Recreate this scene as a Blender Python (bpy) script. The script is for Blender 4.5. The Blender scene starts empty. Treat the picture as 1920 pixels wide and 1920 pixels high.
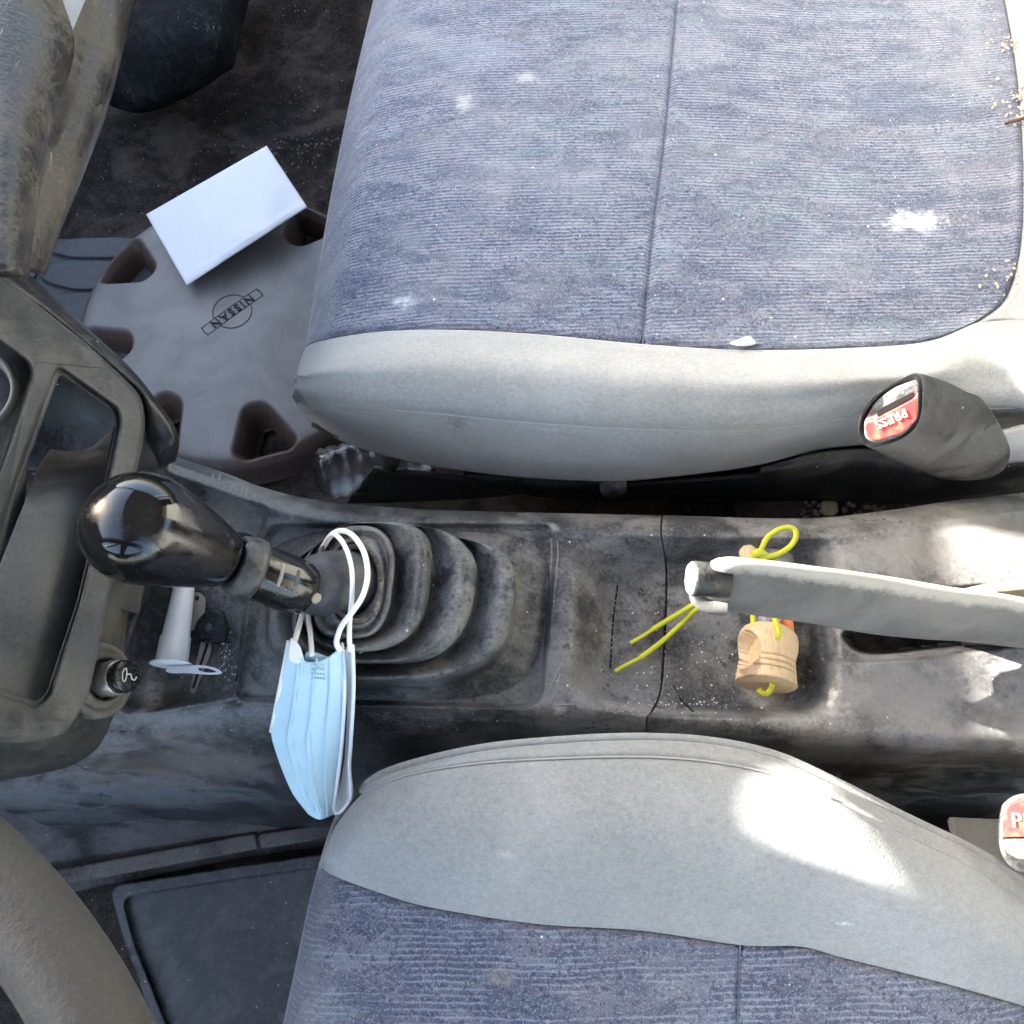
import bpy, bmesh, math, random
import numpy as np
from mathutils import Vector, Matrix

# ------------------------------------------------------------------ camera, sky, sun, exposure
sc = bpy.context.scene
TILT = math.radians(22.0)
CAMZ = 0.78
FPX = 1920 / 1.3
cam = bpy.data.objects.new('camera', bpy.data.cameras.new('camera'))
sc.collection.objects.link(cam)
cam.location = (0, 0, CAMZ)
cam.rotation_euler = (TILT, 0, 0)
cam.data.sensor_width = 36
cam.data.lens = 36 / 1.3
cam.data.clip_start = 0.005
cam.data.clip_end = 200
sc.camera = cam

SUN_D = Vector((0.87, -0.27, -0.32)).normalized()          # the way the sunlight travels
w = bpy.data.worlds.new('World'); sc.world = w; w.use_nodes = True
nt = w.node_tree
sky = nt.nodes.new('ShaderNodeTexSky'); sky.sky_type = 'NISHITA'; sky.sun_disc = False
elev = math.asin(-SUN_D.z)
az = math.atan2(-SUN_D.x, -SUN_D.y)                         # clockwise from +Y
sky.sun_elevation = elev; sky.sun_rotation = az
sky.air_density = 1.0; sky.dust_density = 3.0; sky.ozone_density = 1.0
nt.links.new(sky.outputs[0], nt.nodes['Background'].inputs[0])
nt.nodes['Background'].inputs[1].default_value = 0.09
sun = bpy.data.objects.new('sun', bpy.data.lights.new('sun', 'SUN'))
sc.collection.objects.link(sun)
sun.data.energy = 5.0; sun.data.angle = math.radians(0.5); sun.data.color = (1, 0.95, 0.86)
sun.rotation_euler = SUN_D.to_track_quat('-Z', 'Y').to_euler()
sc.view_settings.view_transform = 'Standard'
sc.view_settings.look = 'None'
sc.view_settings.gamma = 1
sc.view_settings.use_curve_mapping = False
sc.view_settings.exposure = 3.75
sc.cycles.use_denoising = True
sc.cycles.max_bounces = 6
sc.cycles.diffuse_bounces = 3
sc.cycles.adaptive_threshold = 0.015
sc.cycles.sample_clamp_indirect = 8

# ------------------------------------------------------------------ helpers
COL = sc.collection
rnd = random.Random(7)
rng = np.random.default_rng(5)
cT, sT = math.cos(TILT), math.sin(TILT)

def PA(px, py, z):
    """photo pixel + real height -> point of the place (numpy arrays allowed)"""
    px, py, z = np.broadcast_arrays(np.asarray(px, float), np.asarray(py, float), np.asarray(z, float))
    u = (px - 960) / FPX; v = (960 - py) / FPX
    k = (CAMZ - z) / (cT - v * sT)
    return np.stack([k * u, k * (v * cT + sT), z], -1)

def P(px, py, z):
    return Vector(PA(px, py, z).tolist())

def mm(n, z):
    """metres for n photo pixels at height z near the middle"""
    return n / FPX * (CAMZ - z) / cT

def link(o, parent=None):
    COL.objects.link(o)
    if parent is not None:
        o.parent = parent
        o.matrix_parent_inverse = parent.matrix_basis.inverted() if parent.parent is None else Matrix.Identity(4)
    return o

def thing(name, label, cat, loc=(0, 0, 0), group=None):
    o = bpy.data.objects.new(name, None); COL.objects.link(o)
    o.location = loc; o.empty_display_size = 0.02
    o['label'] = label; o['category'] = cat
    if group: o['group'] = group
    bpy.context.view_layer.update()
    return o

def struct(o):
    o['kind'] = 'structure'
    return o

def tag(o, label, cat, group=None):
    o['label'] = label; o['category'] = cat
    if group: o['group'] = group
    return o

def mk(name, verts, faces, mat, parent=None, smooth=True, solid=0, subsurf=0, attr=None):
    me = bpy.data.meshes.new(name)
    me.from_pydata([tuple(v) for v in verts], [], [tuple(f) for f in faces])
    if smooth: me.polygons.foreach_set('use_smooth', [True] * len(me.polygons))
    if mat is not None: me.materials.append(mat)
    if attr is not None:
        for k, v in attr.items():
            a = me.attributes.new(k, 'FLOAT', 'POINT'); a.data.foreach_set('value', np.asarray(v, float).ravel())
    me.update()
    o = bpy.data.objects.new(name, me)
    link(o, parent)
    if solid:
        m = o.modifiers.new('Solidify', 'SOLIDIFY'); m.thickness = abs(solid); m.offset = -1 if solid > 0 else 1
    if subsurf:
        m = o.modifiers.new('Subdivision', 'SUBSURF'); m.levels = subsurf; m.render_levels = subsurf
    return o

def grid_faces(m, n, wrap=False, keep=None):
    """m rows, n columns of vertices"""
    f = []
    nn = n if wrap else n - 1
    for i in range(m - 1):
        for j in range(nn):
            j2 = (j + 1) % n
            if keep is None or keep[i, j]:
                f.append((i * n + j, (i + 1) * n + j, (i + 1) * n + j2, i * n + j2))
    return f

def crom(pts, n, closed=False):
    """Catmull-Rom through pts, n samples evenly by length"""
    p = np.asarray(pts, float)
    if closed: q = np.vstack([p[-1:], p, p[:2]])
    else: q = np.vstack([2 * p[0] - p[1], p, 2 * p[-1] - p[-2]])
    out = []
    for i in range(1, len(q) - 2):
        t = np.linspace(0, 1, 14, endpoint=False)[:, None]
        a, b, c_, d = q[i - 1], q[i], q[i + 1], q[i + 2]
        out.append(0.5 * ((2 * b) + (-a + c_) * t + (2 * a - 5 * b + 4 * c_ - d) * t ** 2 + (-a + 3 * b - 3 * c_ + d) * t ** 3))
    out.append(q[-2][None])
    o = np.vstack(out)
    L = np.concatenate([[0], np.cumsum(np.linalg.norm(np.diff(o, axis=0), axis=1))])
    t = np.linspace(0, L[-1], n + 1 if closed else n)
    if closed: t = t[:-1]
    return np.stack([np.interp(t, L, o[:, k]) for k in range(o.shape[1])], -1)

def coons(top, bot, left, right, n, m):
    T_, B_ = crom(top, n), crom(bot, n)
    L_, R_ = crom(left, m), crom(right, m)
    s = np.linspace(0, 1, n)[None, :, None]; t = np.linspace(0, 1, m)[:, None, None]
    c00, c10, c01, c11 = T_[0], T_[-1], B_[0], B_[-1]
    S = (1 - t) * T_[None] + t * B_[None] + (1 - s) * L_[:, None] + s * R_[:, None] \
        - ((1 - s) * (1 - t) * c00 + s * (1 - t) * c10 + (1 - s) * t * c01 + s * t * c11)
    return S[..., 0], S[..., 1], np.broadcast_to(s[..., 0], S.shape[:2]), np.broadcast_to(t[..., 0], S.shape[:2])

def surf(name, ctrl, nu, nv, mat, parent=None, solid=0.002, zadd=0):
    """rows of (px, py, z) control points -> smooth sheet"""
    rows = [crom(r, nu) for r in ctrl]
    cols = np.stack([crom([r[j] for r in rows], nv) if len(rows) > 2 else
                     np.linspace(rows[0][j], rows[1][j], nv) for j in range(nu)], 1)
    V = PA(cols[..., 0], cols[..., 1], cols[..., 2] + zadd)
    return mk(name, V.reshape(-1, 3), grid_faces(nv, nu), mat, parent, solid=solid)

def kn(y, knots):
    """smooth height profile through (position, height) knots; positions may be arrays"""
    y = np.asarray(y, float)
    Y = [np.broadcast_to(np.asarray(k[0], float), y.shape) for k in knots]
    Z = [np.broadcast_to(np.asarray(k[1], float), y.shape) for k in knots]
    n = len(Y)
    mt = []
    for i in range(n):
        a, b = max(i - 1, 0), min(i + 1, n - 1)
        mt.append((Z[b] - Z[a]) / np.maximum(Y[b] - Y[a], 1e-6))
    out = np.where(y <= Y[0], Z[0], Z[-1])
    for i in range(n - 1):
        h = np.maximum(Y[i + 1] - Y[i], 1e-6); t = np.clip((y - Y[i]) / h, 0, 1)
        v = (2 * t ** 3 - 3 * t ** 2 + 1) * Z[i] + (t ** 3 - 2 * t ** 2 + t) * h * mt[i] + (-2 * t ** 3 + 3 * t ** 2) * Z[i + 1] + (t ** 3 - t ** 2) * h * mt[i + 1]
        out = np.where((y >= Y[i]) & (y <= Y[i + 1]), v, out)
    return out

def cv(pts, axis=0):
    """curve through pixel points as a function of px (axis 0) or py (axis 1)"""
    p = np.asarray(pts, float); q = crom(p, 200)
    q = q[np.argsort(q[:, axis])]
    return lambda x: np.interp(x, q[:, axis], q[:, 1 - axis])

def sstep(a, b, x):
    t = np.clip((x - a) / (b - a), 0, 1)
    return t * t * (3 - 2 * t)

def sdpoly(X, Y, pts):
    p = np.asarray(pts, float)
    d = np.full(X.shape, 1e18); inside = np.zeros(X.shape, bool)
    for i in range(len(p)):
        a, b = p[i], p[(i + 1) % len(p)]
        e = b - a; wx, wy = X - a[0], Y - a[1]
        t = np.clip((wx * e[0] + wy * e[1]) / (e @ e), 0, 1)
        d = np.minimum(d, (wx - t * e[0]) ** 2 + (wy - t * e[1]) ** 2)
        c1 = (a[1] <= Y) != (b[1] <= Y)
        with np.errstate(divide='ignore', invalid='ignore'):
            xi = a[0] + (Y - a[1]) * e[0] / (e[1] if e[1] else 1e-9)
        inside ^= c1 & (X < xi)
    d = np.sqrt(d)
    return np.where(inside, -d, d)

def rpoly(pts, r, n=6):
    """closed polygon with rounded corners"""
    p = np.asarray(pts, float); out = []
    for i in range(len(p)):
        a, b, c_ = p[i - 1], p[i], p[(i + 1) % len(p)]
        u, v = a - b, c_ - b
        lu, lv = np.linalg.norm(u), np.linalg.norm(v)
        q = min(r, lu * 0.45, lv * 0.45)
        s_, e_ = b + u / lu * q, b + v / lv * q
        for t in np.linspace(0, 1, n):
            out.append((1 - t) ** 2 * s_ + 2 * t * (1 - t) * b + t * t * e_)
    return np.array(out)

def plate(name, outline, z, thick, mat, parent=None, holes=(), bevel=3.0, smooth_angle=True):
    """bevelled plate cut to a pixel outline (with holes) at height z(px,py), real thickness"""
    cu = bpy.data.curves.new(name, 'CURVE'); cu.dimensions = '2D'; cu.fill_mode = 'BOTH'
    for ring in [outline] + list(holes):
        sp = cu.splines.new('POLY'); sp.points.add(len(ring) - 1); sp.use_cyclic_u = True
        for i, q in enumerate(ring): sp.points[i].co = (q[0] * 1e-3, -q[1] * 1e-3, 0, 1)
    cu.extrude = 0.01; cu.bevel_depth = bevel * 1e-3; cu.bevel_resolution = 2; cu.offset = -bevel * 1e-3
    to = bpy.data.objects.new('tmp', cu); COL.objects.link(to)
    dg = bpy.context.evaluated_depsgraph_get()
    me = bpy.data.meshes.new_from_object(to.evaluated_get(dg))
    bpy.data.objects.remove(to); bpy.data.curves.remove(cu)
    n = len(me.vertices); co = np.empty(n * 3); me.vertices.foreach_get('co', co); co = co.reshape(-1, 3)
    px, py, dz = co[:, 0] * 1e3, -co[:, 1] * 1e3, co[:, 2]
    b = bevel * 1e-3; H = 0.01 + b
    zz = z(px, py) if callable(z) else np.full(n, z)
    bb = min(mm(bevel, 0.3), thick * 0.45)
    top = np.where(dz > 0, -(H - dz) / b * bb, -thick + (dz + H) / b * bb)
    V = PA(px, py, zz + top)
    me.vertices.foreach_set('co', V.ravel()); me.name = name
    me.materials.clear(); me.materials.append(mat)
    bm = bmesh.new(); bm.from_mesh(me); bmesh.ops.remove_doubles(bm, verts=bm.verts, dist=1e-6)
    bmesh.ops.recalc_face_normals(bm, faces=bm.faces); bm.to_mesh(me); bm.free()
    o = bpy.data.objects.new(name, me); link(o, parent)
    return o

def frame_of(axis):
    a = Vector(axis).normalized()
    h = Vector((0, 0, 1)) if abs(a.z) < 0.9 else Vector((1, 0, 0))
    u = h.cross(a).normalized(); v = a.cross(u)
    return a, u, v

def lathe(name, prof, base, axis, mat, parent=None, n=48, up=None, shape=None, solid=0, cap=True):
    """prof: (distance along axis, radius) list"""
    a, u, v = frame_of(axis)
    if up is not None:
        v = (Vector(up) - a * Vector(up).dot(a)).normalized(); u = v.cross(a)
    V = []
    for d, r in prof:
        for k in range(n):
            t = 2 * math.pi * k / n
            f = shape(t, d) if shape else 1.0
            V.append(Vector(base) + a * d + (u * math.cos(t) + v * math.sin(t)) * r * f)
    F = grid_faces(len(prof), n, True)
    if cap:
        F.append(tuple(range(n))); F.append(tuple((len(prof) - 1) * n + k for k in reversed(range(n))))
    o = mk(name, V, F, mat, parent, solid=solid)
    return o

def tube(name, pts, r, mat, parent=None, n=10, k=60, closed=False, raw=False, taper=None):
    """pts: (px,py,z) or world points (raw)"""
    W = np.array(pts, float)
    if not raw: W = PA(W[:, 0], W[:, 1], W[:, 2])
    W = crom(W, k, closed)
    V = []; prev = None
    for i in range(len(W)):
        t = Vector(W[(i + 1) % len(W)] if closed else W[min(i + 1, len(W) - 1)]) - Vector(W[i - 1] if closed else W[max(i - 1, 0)])
        t.normalize()
        if prev is None: u = t.orthogonal().normalized()
        else: u = (prev - t * prev.dot(t)).normalized()
        prev = u; b = t.cross(u)
        rr = r * (taper(i / (len(W) - 1)) if taper else 1)
        for j in range(n):
            q = 2 * math.pi * j / n
            V.append(Vector(W[i]) + (u * math.cos(q) + b * math.sin(q)) * rr)
    m = len(W)
    F = grid_faces(m, n, True)
    if closed:
        F += [((m - 1) * n + j, j, (j + 1) % n, (m - 1) * n + (j + 1) % n) for j in range(n)]
    else:
        F.append(tuple(range(n))); F.append(tuple((m - 1) * n + j for j in reversed(range(n))))
    return mk(name, V, F, mat, parent)

def loft(name, rings, mat, parent=None, n=48, m=40, cap=(True, True), crv=True):
    """rings: lists of (px,py,z) of the same length, closed"""
    R = [crom(r, n, True) for r in rings]
    if crv: cols = np.stack([crom([r[j] for r in R], m) for j in range(n)], 1)
    else: cols = np.stack(R, 0); m = len(R)
    V = PA(cols[..., 0], cols[..., 1], cols[..., 2]).reshape(-1, 3)
    F = grid_faces(m, n, True)
    if cap[0]: F.append(tuple(range(n)))
    if cap[1]: F.append(tuple((m - 1) * n + k for k in reversed(range(n))))
    o = mk(name, V, F, mat, parent)
    bm = bmesh.new(); bm.from_mesh(o.data); bmesh.ops.recalc_face_normals(bm, faces=bm.faces); bm.to_mesh(o.data); bm.free()
    return o


def text_mesh(name, s, origin, xdir, ydir, size, depth, mat, parent, spacing=1.0, bold=0.0, shear=0.0):
    cu = bpy.data.curves.new(name, 'FONT'); cu.body = s; cu.align_x = 'CENTER'; cu.align_y = 'CENTER'
    cu.size = 1; cu.extrude = 0.03; cu.space_character = spacing; cu.offset = bold; cu.shear = shear
    to = bpy.data.objects.new('tmp', cu); COL.objects.link(to)
    dg = bpy.context.evaluated_depsgraph_get()
    me = bpy.data.meshes.new_from_object(to.evaluated_get(dg)); bpy.data.objects.remove(to); bpy.data.curves.remove(cu)
    n = len(me.vertices); co = np.empty(n * 3); me.vertices.foreach_get('co', co); co = co.reshape(-1, 3)
    X = np.array(Vector(xdir).normalized()); Y = np.array(Vector(ydir).normalized()); Z = np.cross(X, Y)
    V = np.array(origin)[None] + co[:, :1] * X * size + co[:, 1:2] * Y * size + (co[:, 2:3] / 0.03) * Z * depth
    me.vertices.foreach_set('co', V.ravel()); me.name = name; me.materials.clear(); me.materials.append(mat)
    o = bpy.data.objects.new(name, me); link(o, parent); return o

# ------------------------------------------------------------------ materials
def node(nt, t, **kw):
    n = nt.nodes.new(t)
    for k, v in kw.items():
        if k in n.bl_rna.properties: setattr(n, k, v)
    return n

def setin(n, **kw):
    for k, v in kw.items(): n.inputs[k.replace('_', ' ')].default_value = v

def mixc(nt, fac, a, b, mode='MIX'):
    m = nt.nodes.new('ShaderNodeMix'); m.data_type = 'RGBA'; m.blend_type = mode
    for idx, v in ((0, fac), (6, a), (7, b)):
        if isinstance(v, (int, float)): m.inputs[idx].default_value = v
        elif isinstance(v, tuple): m.inputs[idx].default_value = (*v, 1) if len(v) == 3 else v
        else: nt.links.new(v, m.inputs[idx])
    return m.outputs[2]

def math_(nt, op, a, b=None, c=None, clamp=False):
    m = nt.nodes.new('ShaderNodeMath'); m.operation = op; m.use_clamp = clamp
    for i, v in enumerate((a, b, c)):
        if v is None: continue
        if isinstance(v, (int, float)): m.inputs[i].default_value = v
        else: nt.links.new(v, m.inputs[i])
    return m.outputs[0]

def ramp(nt, x, lo, hi, a=0.0, b=1.0):
    m = nt.nodes.new('ShaderNodeMapRange'); m.interpolation_type = 'SMOOTHSTEP'
    nt.links.new(x, m.inputs[0]); m.inputs[1].default_value = lo; m.inputs[2].default_value = hi
    m.inputs[3].default_value = a; m.inputs[4].default_value = b
    return m.outputs[0]

def noise(nt, co, scale, detail=4, rough=0.55, dist=0.0, sc3=None):
    if sc3:
        mp = nt.nodes.new('ShaderNodeMapping'); mp.inputs['Scale'].default_value = sc3
        nt.links.new(co, mp.inputs[0]); co = mp.outputs[0]
    n = nt.nodes.new('ShaderNodeTexNoise'); nt.links.new(co, n.inputs['Vector'])
    setin(n, Scale=scale, Detail=detail, Roughness=rough, Distortion=dist)
    return n.outputs[0]

def blob(nt, co, c, r, wob=0.85, soft=0.95):
    """soft patch of colour with an uneven outline round the point c; r = radius or (rx, ry, rz)"""
    if not isinstance(r, tuple): r = (r, r, r)
    mp = nt.nodes.new('ShaderNodeMapping'); mp.vector_type = 'POINT'
    mp.inputs['Scale'].default_value = tuple(1 / q for q in r)
    mp.inputs['Location'].default_value = tuple(-ci / q for ci, q in zip(c, r))
    nt.links.new(co, mp.inputs[0])
    l = nt.nodes.new('ShaderNodeVectorMath'); l.operation = 'LENGTH'; nt.links.new(mp.outputs[0], l.inputs[0])
    nz = noise(nt, co, 1.6 / min(r), 4, 0.65)
    d = math_(nt, 'ADD', l.outputs[1], math_(nt, 'MULTIPLY', math_(nt, 'SUBTRACT', nz, 0.5), wob * 2.2))
    return ramp(nt, d, 1.0, 1.0 - soft)

def new_mat(name):
    m = bpy.data.materials.new(name); m.use_nodes = True
    nt = m.node_tree; b = nt.nodes['Principled BSDF']
    tc = nt.nodes.new('ShaderNodeTexCoord')
    return m, nt, b, tc.outputs['Object']

def bump(nt, b, h, strength, dist=0.001, prev=None):
    bp = nt.nodes.new('ShaderNodeBump'); bp.inputs['Strength'].default_value = strength; bp.inputs['Distance'].default_value = dist
    nt.links.new(h, bp.inputs['Height'])
    if prev is not None: nt.links.new(prev, bp.inputs['Normal'])
    nt.links.new(bp.outputs[0], b.inputs['Normal'])
    return bp.outputs[0]

def plastic(name, dark, dust, amount=0.5, scale=14, rough=0.5, grain=900, gb=0.25, specks=0.0, stains=(), scratch=0.0, sc3=None, spec=0.5, speck_col=(0.55, 0.53, 0.5), dspots=0.0):
    """moulded plastic or rubber with dust lying on it in patches"""
    m, nt, b, co = new_mat(name)
    n1 = noise(nt, co, scale, 7, 0.62, 0.6, sc3)
    n2 = noise(nt, co, scale * 6, 5, 0.65)
    n3 = noise(nt, co, grain, 2, 0.5)
    f = math_(nt, 'ADD', ramp(nt, n1, 0.55 - 0.28 * amount, 0.74 - 0.28 * amount, 0.12, 0.85), math_(nt, 'MULTIPLY', math_(nt, 'SUBTRACT', n2, 0.5), 1.2))
    n4 = noise(nt, co, 420, 3, 0.7)
    f = math_(nt, 'ADD', f, math_(nt, 'MULTIPLY', math_(nt, 'SUBTRACT', n3, 0.5), 0.8))
    f = math_(nt, 'ADD', f, math_(nt, 'MULTIPLY', math_(nt, 'SUBTRACT', n4, 0.5), 1.6), clamp=True)
    col = mixc(nt, f, dark, dust)
    if dspots:
        v = nt.nodes.new('ShaderNodeTexVoronoi'); nt.links.new(co, v.inputs['Vector']); setin(v, Scale=170.0)
        gate = ramp(nt, noise(nt, co, 25, 2), 0.5, 0.62)
        sp = math_(nt, 'MULTIPLY', math_(nt, 'MULTIPLY', ramp(nt, v.outputs['Distance'], 0.3, 0.2), gate), dspots)
        col = mixc(nt, sp, col, dark)
    if specks:
        v = nt.nodes.new('ShaderNodeTexVoronoi'); nt.links.new(co, v.inputs['Vector']); setin(v, Scale=260.0)
        gate = ramp(nt, noise(nt, co, 40, 3, 0.7), 0.62 - 0.12 * specks, 0.7)
        pick = nt.nodes.new('ShaderNodeSeparateColor'); nt.links.new(v.outputs['Color'], pick.inputs[0])
        sp = math_(nt, 'MULTIPLY', ramp(nt, v.outputs['Distance'], 0.22, 0.1), math_(nt, 'MAXIMUM', math_(nt, 'MULTIPLY', gate, ramp(nt, pick.outputs[0], 0.5, 0.55)), ramp(nt, pick.outputs[1], 0.975, 0.98)))
        col = mixc(nt, sp, col, speck_col)
    if scratch:
        s1 = noise(nt, co, 1, 3, 0.5, 1.2, (90, 900, 90)); s2 = noise(nt, co, 1, 3, 0.5, 1.2, (700, 60, 90))
        gate = ramp(nt, noise(nt, co, 11, 3), 0.5, 0.7)
        sf = math_(nt, 'MULTIPLY', math_(nt, 'ADD', ramp(nt, s1, 0.66, 0.72), ramp(nt, s2, 0.66, 0.72), clamp=True), math_(nt, 'MULTIPLY', gate, scratch))
        col = mixc(nt, sf, col, (0.4, 0.38, 0.36))
    for (c, r, sc_, k) in stains:
        col = mixc(nt, math_(nt, 'MULTIPLY', blob(nt, co, c, r), k), col, sc_)
    nt.links.new(col, b.inputs['Base Color'])
    nt.links.new(ramp(nt, f, 0, 1, max(rough - 0.1, 0.05), min(rough + 0.25, 1)), b.inputs['Roughness'])
    b.inputs['Specular IOR Level'].default_value = spec
    h = math_(nt, 'ADD', n3, math_(nt, 'MULTIPLY', n2, 0.5))
    bump(nt, b, h, gb, 0.0006)
    return m

def simple(name, col, rough=0.5, metal=0.0, var=0.15, scale=60, spec=0.5, gb=0.05, trans=0, ior=1.45, coat=0):
    m, nt, b, co = new_mat(name)
    n1 = noise(nt, co, scale, 5, 0.6)
    c2 = tuple(min(1, q * (1 + var)) for q in col); c1 = tuple(q * (1 - var) for q in col)
    nt.links.new(mixc(nt, n1, c1, c2), b.inputs['Base Color'])
    b.inputs['Roughness'].default_value = rough; b.inputs['Metallic'].default_value = metal
    b.inputs['Specular IOR Level'].default_value = spec
    b.inputs['Transmission Weight'].default_value = trans; b.inputs['IOR'].default_value = ior
    b.inputs['Coat Weight'].default_value = coat
    if gb: bump(nt, b, noise(nt, co, scale * 10, 3), gb, 0.0005)
    return m

def velour(name, stains=(), k=1.0):
    """blue woven seat cloth: ribs along X, blue, violet and teal yarns, dust rubbed in"""
    m, nt, b, co = new_mat(name)
    big = noise(nt, co, 1, 5, 0.62, 0.8, (24, 60, 24))
    dk = noise(nt, co, 1, 5, 0.62, 1.0, (21, 62, 21))
    tea = noise(nt, co, 1, 4, 0.6, 0.8, (17, 46, 17))
    vio = noise(nt, co, 1, 5, 0.6, 0.8, (26, 70, 26))
    fine = noise(nt, co, 950, 2, 0.6)
    tuft = noise(nt, co, 1, 3, 0.6, 0.3, (300, 430, 300))
    wob = noise(nt, co, 30, 3)
    sep = nt.nodes.new('ShaderNodeSeparateXYZ'); nt.links.new(co, sep.inputs[0])
    yy = math_(nt, 'ADD', sep.outputs[1], math_(nt, 'MULTIPLY', wob, 0.004))
    yy = math_(nt, 'ADD', yy, math_(nt, 'MULTIPLY', sep.outputs[0], -0.03))
    rib = math_(nt, 'SINE', math_(nt, 'MULTIPLY', yy, 2 * math.pi / 0.0031))
    ribg = math_(nt, 'MULTIPLY', rib, ramp(nt, noise(nt, co, 1, 3, 0.6, 0.4, (22, 60, 22)), 0.36, 0.6))
    col = mixc(nt, ramp(nt, vio, 0.42, 0.62), (0.085, 0.108, 0.175), (0.150, 0.158, 0.215))
    col = mixc(nt, ramp(nt, tea, 0.52, 0.68, 0, 0.75), col, (0.12, 0.195, 0.235))
    col = mixc(nt, ramp(nt, big, 0.50, 0.66, 0, 0.55), col, (0.25, 0.275, 0.345))
    col = mixc(nt, ramp(nt, dk, 0.50, 0.64, 0, 0.6), col, (0.055, 0.07, 0.13))
    col = mixc(nt, ramp(nt, ribg, 0.0, 0.9, 0, 0.5), col, (0.36, 0.40, 0.53))
    col = mixc(nt, ramp(nt, tuft, 0.5, 0.63, 0, 0.75), col, (0.045, 0.05, 0.11))
    col = mixc(nt, ramp(nt, fine, 0.52, 0.68, 0, 0.5), col, (0.44, 0.45, 0.52))
    spk = noise(nt, co, 380, 3, 0.7)
    col = mixc(nt, ramp(nt, spk, 0.56, 0.7, 0, 0.45), col, (0.45, 0.46, 0.54))
    dustn = noise(nt, co, 9, 6, 0.65, 0.6)
    col = mixc(nt, ramp(nt, dustn, 0.45, 0.75, 0.03, 0.42), col, (0.35, 0.36, 0.40))
    v = nt.nodes.new('ShaderNodeTexVoronoi'); nt.links.new(co, v.inputs['Vector']); setin(v, Scale=130.0)
    pk = nt.nodes.new('ShaderNodeSeparateColor'); nt.links.new(v.outputs['Color'], pk.inputs[0])
    lint = math_(nt, 'MULTIPLY', ramp(nt, v.outputs['Distance'], 0.14, 0.07), ramp(nt, pk.outputs[0], 0.955, 0.96))
    col = mixc(nt, lint, col, (0.8, 0.8, 0.78))
    col = mixc(nt, 1.0, col, (k * .98, k * .97, k * .91), 'MULTIPLY')
    for (c, r, sc_, k_) in stains:
        col = mixc(nt, math_(nt, 'MULTIPLY', blob(nt, co, c, r), k_), col, sc_)
    nt.links.new(col, b.inputs['Base Color'])
    b.inputs['Roughness'].default_value = 0.9; b.inputs['Specular IOR Level'].default_value = 0.15
    b.inputs['Sheen Weight'].default_value = 0.35; b.inputs['Sheen Roughness'].default_value = 0.4
    h = math_(nt, 'ADD', math_(nt, 'MULTIPLY', ribg, 0.5), math_(nt, 'MULTIPLY', tuft, 1.2))
    h = math_(nt, 'ADD', h, fine)
    bump(nt, b, h, 0.5, 0.0008)
    return m

def suede(name, c1, c2, stains=()):
    m, nt, b, co = new_mat(name)
    n1 = noise(nt, co, 12, 6, 0.6, 0.5); n2 = noise(nt, co, 75, 5, 0.65, 0.6); n3 = noise(nt, co, 1, 3, 0.6, 0.5, (700, 1100, 700))
    f = math_(nt, 'ADD', ramp(nt, n1, 0.35, 0.7, 0.28, 0.72), math_(nt, 'MULTIPLY', math_(nt, 'SUBTRACT', n2, 0.5), 0.5))
    f = math_(nt, 'ADD', f, math_(nt, 'MULTIPLY', math_(nt, 'SUBTRACT', n3, 0.5), 1.3))
    f = math_(nt, 'ADD', f, math_(nt, 'MULTIPLY', math_(nt, 'SUBTRACT', noise(nt, co, 330, 4, 0.7), 0.5), 1.5), clamp=True)
    col = mixc(nt, f, c1, c2)
    for (c, r, sc_, k) in stains:
        col = mixc(nt, math_(nt, 'MULTIPLY', blob(nt, co, c, r), k), col, sc_)
    nt.links.new(col, b.inputs['Base Color'])
    b.inputs['Roughness'].default_value = 0.92; b.inputs['Specular IOR Level'].default_value = 0.12
    b.inputs['Sheen Weight'].default_value = 0.3
    bump(nt, b, math_(nt, 'ADD', n3, math_(nt, 'MULTIPLY', n2, 0.6)), 0.45, 0.0008)
    return m

def tp(px, py, z): return tuple(P(px, py, z))
# materials of the setting and large things
M_console = plastic('console_plastic', (0.036, 0.036, 0.039), (0.185, 0.18, 0.175), 0.5, 16, 0.45, 1100, 0.3, specks=0.5, scratch=0.35, dspots=0.8,
    stains=[(tp(1048, 1331, .30), .0055, (.36, .33, .29), .9), (tp(1035, 992, .30), .006, (.36, .34, .31), .55),
            (tp(1500, 1330, .30), (.03, .016, .02), (.42, .41, .40), .55), (tp(1320, 1240, .285), (.022, .02, .02), (.34, .32, .29), .5),
            (tp(1230, 1325, .288), (.05, .012, .02), (.33, .30, .26), .55), (tp(300, 1345, .29), (.06, .010, .03), (.20, .20, .21), .45), (tp(330, 1440, .24), (.10, .03, .06), (.15, .118, .095), .85), (tp(450, 1400, .27), (.05, .02, .04), (.04, .034, .028), .8),
            (tp(340, 1300, .28), (.016, .012, .02), (.05, .032, .018), .8), (tp(1090, 1180, .29), (.008, .03, .02), (.015, .015, .018), .7),
            (tp(1560, 1300, .30), .007, (.5, .49, .48), .8), (tp(1555, 1318, .3), .004, (.55, .54, .52), .9), (tp(1650, 1290, .30), (.09, .05, .05), (.24, .24, .24), .5),
            (tp(1640, 1030, .3), (.10, .03, .05), (.21, .21, .215), .5)])
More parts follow.
